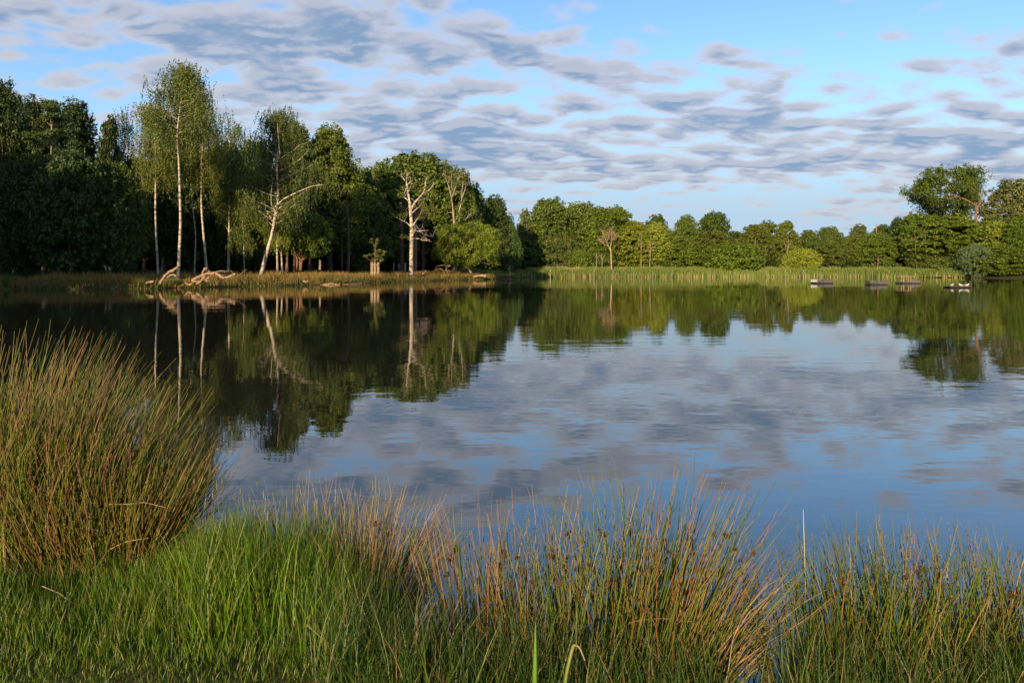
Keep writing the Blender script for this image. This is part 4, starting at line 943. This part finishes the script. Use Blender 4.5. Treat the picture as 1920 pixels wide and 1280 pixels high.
rl, rL, rd = flat_raft()
for px, a, lab in [(1785, .4, 'white gull resting alone at the near end of the flat raft'), (1803, 2.7, 'white gull standing sideways next to the end gull on the flat raft'), (1814, -.3, 'white gull resting at the outer end of the flat raft')]:
    gull(((px - CX) / F * rd, rd + (.1 if px > 1800 else 0), .147), a, lab)

# ------------------------------------------------------------------ foreground: rush tussocks, mound of grass, lawn
GREEN = (.075, .145, .012); YG = (.165, .195, .024); STRAW = (.34, .235, .105); ORANGE = (.27, .145, .045); RED = (.19, .085, .03); PALE = (.42, .34, .21); DGREEN = (.040, .075, .016)
def seed_mesh(seed):
    r = np.random.default_rng(seed); b = MB()
    for k in range(15):
        c = r.normal(0, .0065, 3) * np.array([1, 1, 1.2]); s = r.uniform(.004, .0075); ax = unit(r.normal(0, 1, 3))
        b.tube([c - ax * s, c - ax * s * .4, c + ax * s * .4, c + ax * s * 1.3], [s * .2, s * .8, s * .7, s * .1], 6)
    return b.mesh('seed_head', M['seed'])
SEEDS = [seed_mesh(300 + i) for i in range(4)]
def rush(px, pyb, d, n, spread, Lr, pal, label, seed, lean_az=None, lean=(.02, .35), bias=0.0, heads=0, rad=.0026, redbase=.3, tipc=.5, bend=(.0, .35), flat=1.0, name='rush_tussock', lo=0):
    r = np.random.default_rng(seed)
    x = (px - CX) / F * d; z = HC - (pyb - HY) / F * d
    root = empty(name, (x, d, z), label, 'rushes', 'rush tussocks on the near bank')
    b = MB()
    q = np.sqrt(r.uniform(0, 1, n)); ph = r.uniform(0, 6.28, n)
    base = np.column_stack([q * spread * np.cos(ph), q * spread * np.sin(ph) * flat, np.full(n, -.05)])
    le = lean[0] + (lean[1] - lean[0]) * q * r.uniform(.4, 1.15, n)
    az = ph + r.normal(0, .6, n)
    le = le + np.abs(r.normal(0, .05, n))
    # a common lean added to each stem's own
    hx = np.sin(le) * np.cos(az); hy = np.sin(le) * np.sin(az)
    if lean_az is not None: hx = hx + bias * math.cos(lean_az) * r.uniform(.4, 1.4, n); hy = hy + bias * math.sin(lean_az) * r.uniform(.4, 1.4, n)
    az = np.arctan2(hy, hx); le = np.arcsin(np.clip(np.hypot(hx, hy), 0, .96))
    L = r.uniform(Lr[0], Lr[1], n) * (1 - .12 * q)
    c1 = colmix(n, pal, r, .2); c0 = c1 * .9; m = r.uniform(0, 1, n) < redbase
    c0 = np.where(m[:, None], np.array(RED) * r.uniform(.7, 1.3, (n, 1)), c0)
    tip = ((.34, .20, .10), (r.uniform(0, 1, n) < tipc) * r.uniform(.4, 1, n))
    rr = rad * r.uniform(.7, 1.3, n)
    p = b.stems(base, az, le, L, rr, r.uniform(bend[0], bend[1], n), c0, c1, 7, 3, tip, .045, r, .25)
    # bent and broken dry stems
    k = max(6, n // 14)
    i = r.choice(n, k); cd = colmix(k, [(2, STRAW), (2, ORANGE), (1, PALE)], r)
    b.stems(base[i], az[i] + r.normal(0, .9, k), r.uniform(.2, .9, k), L[i] * r.uniform(.5, .95, k), rad * 1.1, r.uniform(.3, 1.4, k), cd * .9, cd, 7, 3, None, .06, r, .3)
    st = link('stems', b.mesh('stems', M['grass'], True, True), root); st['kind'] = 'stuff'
    if heads:
        order = np.argsort(-p[:, -1, 2])[: max(heads * 4, heads)]
        for j in r.choice(order, min(heads, len(order)), replace=False):
            q = p[j, 5] * .25 + p[j, 4] * .75 + np.array([r.normal(0, .004), -.004, 0]) if r.uniform() < .6 else p[j, 4] * .7 + p[j, 3] * .3
            o = link('seed_head', SEEDS[r.integers(4)], root, q); s = r.uniform(.6, 1.15); o.scale = (s, s, s); o.rotation_euler = tuple(r.uniform(0, 6, 3))
    return root
PL1 = [(5, YG), (4, GREEN), (1.6, STRAW), (1.6, ORANGE)]
PL2 = [(6, GREEN), (3.5, YG), (.6, STRAW), (.5, ORANGE)]
PL3 = [(3.2, GREEN), (3, YG), (2, STRAW), (2, ORANGE), (.7, PALE)]
# the big tussock at the water and its neighbours
rush(185, 1062, 4.05, 1468, .38, (.60, 1.0), [(6, YG), (3, GREEN), (2, STRAW), (1.2, ORANGE)], 'biggest rush tussock, overhanging the water with a dark shaded flank', 401, 0.1, (.02, .48), .05, 4, .0040, .22, .5, (.0, .35))
rush(85, 1050, 4.0, 1212, .40, (.7, 1.30), [(6, YG), (3, GREEN), (2, STRAW), (1.2, ORANGE)], 'rush tussock merging with the biggest one, more orange at its base', 402, 0.2, (.02, .4), .06, 0, .0040, .2, .4)
rush(-50, 1050, 3.95, 932, .42, (.8, 1.55), [(6, YG), (3, GREEN), (2, STRAW), (1.2, ORANGE)], 'rush tussock cut by the picture edge, beside the orange-based one', 403, 0.2, (.02, .4), .06, 0, .0040, .18, .4)
rush(215, 1075, 3.85, 362, .30, (.45, .95), [(2, ORANGE), (1, STRAW), (3, YG), (4, GREEN)], 'low fringe of rusty rushes at the foot of the biggest tussock', 404, -.6, (.05, .55), .05, 0, .0034, .7, .3)
rush(262, 1062, 4.1, 150, .10, (.45, .78), [(3, DGREEN), (2, RED), (1, ORANGE)], 'dark stems drooping low over the water from the flank of the biggest tussock', 418, .1, (.2, .55), .52, 0, .0036, .6, .2, (.1, .6))
# dry wisps behind the mound of grass
rush(560, 1075, 4.0, 182, .22, (.35, .66), [(2, PALE), (2, STRAW), (2, GREEN), (1, YG)], 'wispy pale rushes sticking up behind the mound of green grass', 405, .3, (.02, .35), .04, 0, .0022, .1, .3)
rush(640, 1080, 3.85, 168, .20, (.35, .66), [(2, PALE), (2, STRAW), (3, GREEN), (1, YG)], 'thin dark and pale rushes at the end of the mound of green grass', 406, .2, (.02, .35), .05, 0, .0022, .1, .3)
rush(715, 1130, 3.55, 364, .20, (.40, .72), [(3, STRAW), (2, ORANGE), (2, PALE), (2, GREEN), (1, YG)], 'straw-coloured rush tussock leaning out over the gap of water', 407, .05, (.02, .45), .22, 2, .0025, .3, .2)
# the open line of rushes with seed heads
rush(905, 1270, 3.12, 192, .20, (.36, .90), PL3, 'straw and orange rushes with small seed heads, beside the gap of water', 408, 1.9, (.02, .22), .06, 9, .0036, .4, .35)
rush(1015, 1275, 3.05, 192, .20, (.36, .92), PL3, 'orange-brown rushes next to the straw ones, thick at the base', 409, 1.0, (.02, .20), .03, 8, .0036, .4, .35)
rush(1120, 1280, 3.0, 205, .20, (.36, .98), PL2, 'upright green rushes standing between the orange-brown ones and the fan', 410, .6, (.02, .18), .05, 10, .0037, .3, .4)
rush(1225, 1270, 3.05, 328, .20, (.42, 1.12), [(4, YG), (3, GREEN), (2, ORANGE), (1, STRAW)], 'tall green rushes fanning out, with the most seed heads', 411, .15, (.02, .42), .14, 16, .0039, .4, .3)
rush(1300, 1265, 3.1, 205, .16, (.40, .85), [(3, ORANGE), (3, STRAW), (2, GREEN), (2, YG)], 'rusty rushes leaning hard over the open water', 412, .0, (.05, .45), .28, 4, .0035, .6, .3)
rush(1505, 1270, 3.05, 100, .22, (.35, .70), PL2, 'sparse short rushes beside the gap of open water', 413, 1.2, (.02, .35), .02, 5, .0035, .2, .25)
rush(1605, 1280, 3.0, 319, .22, (.28, .80), PL2, 'dense green rushes behind the tall pale stalk', 414, 1.8, (.02, .28), .02, 9, .0035, .25, .2)
rush(1710, 1280, 3.0, 319, .22, (.28, .82), PL2, 'dense green rushes crossed by broken straw stems', 415, 1.4, (.02, .28), .02, 10, .0035, .25, .2)
rush(1830, 1280, 3.0, 319, .22, (.28, .80), [(3, GREEN), (2, YG), (2, ORANGE), (1, STRAW)], 'green and orange rushes near the picture edge', 416, 1.2, (.02, .28), .02, 8, .0035, .3, .2)
rush(1940, 1275, 3.0, 243, .22, (.28, .78), PL2, 'rushes cut off by the picture edge', 417, 1.4, (.02, .28), .02, 5, .0035, .3, .2)

def lawn():
    r = np.random.default_rng(50); b = MB(); n = 60000
    # short turf and taller grass up to the water
    X = r.uniform(-3.6, .25, n); Y = r.uniform(2.35, 4.6, n)
    e = near_edge(X) - Y; keep = (e > -.04); X, Y, e = X[keep], Y[keep], e[keep]; n = len(X)
    z = height(X, Y)
    mound = np.exp(-(((X + 1.25) / .55) ** 4)) * np.clip((Y - 2.85) / .5, 0, 1)
    tall = np.clip((Y - 2.72) / .55, 0, 1)
    patch = .5 + .5 * np.sin(X * 6 + 2 * np.sin(Y * 4)) * np.sin(Y * 5 + X * 2)
    h = (.035 + .14 * tall * (.6 + .6 * patch) + .20 * mound) * r.uniform(.5, 1.25, n)
    pal = [(4, (.068, .135, .006)), (3, (.105, .165, .008)), (2, (.034, .075, .006)), (1, (.14, .15, .03)), (.3, (.30, .22, .10))]
    c = colmix(n, pal, r, .2)
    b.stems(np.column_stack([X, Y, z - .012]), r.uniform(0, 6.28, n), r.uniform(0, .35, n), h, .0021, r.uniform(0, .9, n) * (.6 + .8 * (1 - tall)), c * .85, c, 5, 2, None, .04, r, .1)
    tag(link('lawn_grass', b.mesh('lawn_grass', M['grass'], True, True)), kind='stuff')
    b = MB(); n = 5200
    X = r.uniform(-2.9, -.35, n); Y = near_edge(X) - r.uniform(0, 1, n) ** 1.3 * .95
    z = height(X, Y); mound = np.exp(-(((X + 1.2) / .52) ** 4))
    h = (.20 + .26 * mound) * r.uniform(.6, 1.2, n)
    c = colmix(n, [(4, (.078, .155, .006)), (3, (.125, .19, .008)), (1.5, (.04, .085, .006)), (1, (.16, .17, .035))], r, .2)
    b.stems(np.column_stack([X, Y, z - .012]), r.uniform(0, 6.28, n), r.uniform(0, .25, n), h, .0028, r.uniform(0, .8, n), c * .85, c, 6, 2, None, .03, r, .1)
    k = 46; X = r.uniform(-1.75, -.8, k); Y = near_edge(X) - r.uniform(.02, .6, k); z = height(X, Y); c = colmix(k, [(1, (.20, .22, .06))], r)
    p = b.stems(np.column_stack([X, Y, z]), r.uniform(0, 6.28, k), r.uniform(0, .16, k), r.uniform(.40, .60, k), .0012, r.uniform(0, .25, k), c, c, 6, 3, None, .03, r, .6)
    c2 = colmix(k, [(2, (.17, .19, .06)), (1, (.24, .20, .09))], r)
    b.stems(p[:, -1], r.uniform(0, 6.28, k), r.uniform(0, .25, k), r.uniform(.03, .06, k), .0034, .1, c2, c2, 4, 3, None, 0, r, .2)
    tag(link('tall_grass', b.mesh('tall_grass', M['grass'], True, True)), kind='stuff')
    b = MB(); n = 11000                                # green blades and litter among the open rushes
    X = r.uniform(-.75, 2.6, n); Y = r.uniform(2.5, 3.1, n); k = (np.abs(X / Y - .355) > .05) | (r.uniform(0, 1, n) < .06); X, Y = X[k], Y[k]; n = len(X); z = np.maximum(height(X, Y), -.05)
    c = colmix(n, [(5, (.036, .075, .010)), (2.5, (.065, .11, .013)), (2, (.020, .042, .008)), (1.0, (.22, .15, .06)), (.8, (.12, .13, .03))], r, .2)
    h = r.uniform(.10, .46, n) * np.interp(X, [-.75, .3, 2.6], [1.1, .9, .95])
    b.stems(np.column_stack([X, Y, z - .01]), r.uniform(0, 6.28, n), r.uniform(0, .45, n), h, .0021, r.uniform(0, .9, n), c * .85, c, 5, 2, None, .05, r, .1)
    tag(link('waterside_grass', b.mesh('waterside_grass', M['grass'], True, True)), kind='stuff')
lawn()

# single blades and stalks that stand out
def ribbon(name, pts, wid, label, cat, col, seed=0):
    r = np.random.default_rng(seed); b = MB(); pp = np.array([P(a, c, d) for a, c, d in pts]); o0 = pp[0].copy(); pp -= o0
    n = len(pp); m = n * 4 - 3; s = np.linspace(0, 1, m)
    f = np.stack([np.interp(s, np.linspace(0, 1, n), pp[:, j]) for j in range(3)], 1); f[1:-1] = (f[:-2] + 2 * f[1:-1] + f[2:]) / 4
    w = np.interp(s, np.linspace(0, 1, len(wid)), wid)
    t = unit(np.gradient(f, axis=0)); sd = unit(np.cross(t, np.array([.25, 1, .1]))); nn = np.cross(sd, t)
    v = np.stack([f - sd * w[:, None], f - nn * w[:, None] * .35, f + sd * w[:, None], f + nn * w[:, None] * .1], 1).reshape(-1, 3)
    q = []
    for i in range(m - 1):
        for j in range(4): q.append([i * 4 + j, i * 4 + (j + 1) % 4, i * 4 + 4 + (j + 1) % 4, i * 4 + 4 + j])
    c = np.repeat(np.interp(s, np.linspace(0, 1, len(col)), [k[0] for k in col])[:, None], 4, 0), np.repeat(np.interp(s, np.linspace(0, 1, len(col)), [k[1] for k in col])[:, None], 4, 0), np.repeat(np.interp(s, np.linspace(0, 1, len(col)), [k[2] for k in col])[:, None], 4, 0)
    b.add(v, q, np.concatenate(c, 1))
    tag(link(name, b.mesh(name, M['grass'], True, True), None, o0), label, cat)
G1 = (.10, .20, .02)
ribbon('iris_leaf', [(1002, 1350, 2.42), (1003, 1250, 2.44), (1004, 1165, 2.46)], [.011, .012, .001], 'broad upright bright green blade standing in front of the orange-brown rushes', 'leaf', [G1, (.12, .23, .025)])
ribbon('folded_leaf', [(1050, 1350, 2.40), (1062, 1262, 2.42), (1075, 1208, 2.44), (1086, 1212, 2.41), (1097, 1238, 2.38)], [.009, .0085, .008, .005, .002], 'broad yellowing blade folded over at its tip', 'leaf', [(.10, .17, .02), (.16, .19, .035), (.30, .24, .09), (.34, .26, .12)])
ribbon('pale_stalk', [(1512, 1270, 3.0), (1510, 1080, 3.02), (1506, 955, 3.04)], [.0028, .0026, .0034, .001], 'tall pale stalk standing above the green rushes', 'stalk', [(.13, .18, .04), (.24, .26, .10), (.6, .55, .45)])
ribbon('fallen_straw', [(78, 1098, 3.35), (112, 1112, 3.35), (135, 1130, 3.33), (160, 1138, 3.3), (175, 1128, 3.3)], [.004, .005, .004, .0015], 'dry straw stalk lying in the grass below the tussock', 'straw', [PALE, STRAW, PALE])
ribbon('arched_straw', [(190, 1050, 3.6), (205, 1030, 3.58), (235, 1015, 3.56), (278, 1008, 3.55)], [.003, .0028, .0015], 'arched dry stem across the dark flank of the biggest tussock', 'straw', [STRAW, PALE])
ribbon('arched_straw', [(205, 945, 3.6), (240, 945, 3.6), (270, 941, 3.58), (310, 951, 3.56)], [.0025, .0025, .0012], 'arched thin stem high across the biggest tussock', 'straw', [STRAW, PALE])
ribbon('crossing_straw', [(665, 1120, 2.95), (690, 1175, 2.9), (720, 1225, 2.86), (740, 1260, 2.84)], [.0025, .0028, .0028], 'long straight straw slanting in front of the dark gap', 'straw', [STRAW, ORANGE])
ribbon('crossing_straw', [(576, 1172, 2.9), (615, 1205, 2.86), (665, 1240, 2.82), (715, 1285, 2.78)], [.0022, .003, .003], 'long straw slanting down through the lawn to the frame edge', 'straw', [STRAW, ORANGE])
ribbon('arched_straw', [(1180, 1270, 2.8), (1150, 1200, 2.8), (1180, 1165, 2.82), (1240, 1158, 2.84), (1300, 1165, 2.86)], [.0022, .0022, .0012], 'long arched dry stem looping in front of the green rushes', 'straw', [ORANGE, STRAW])
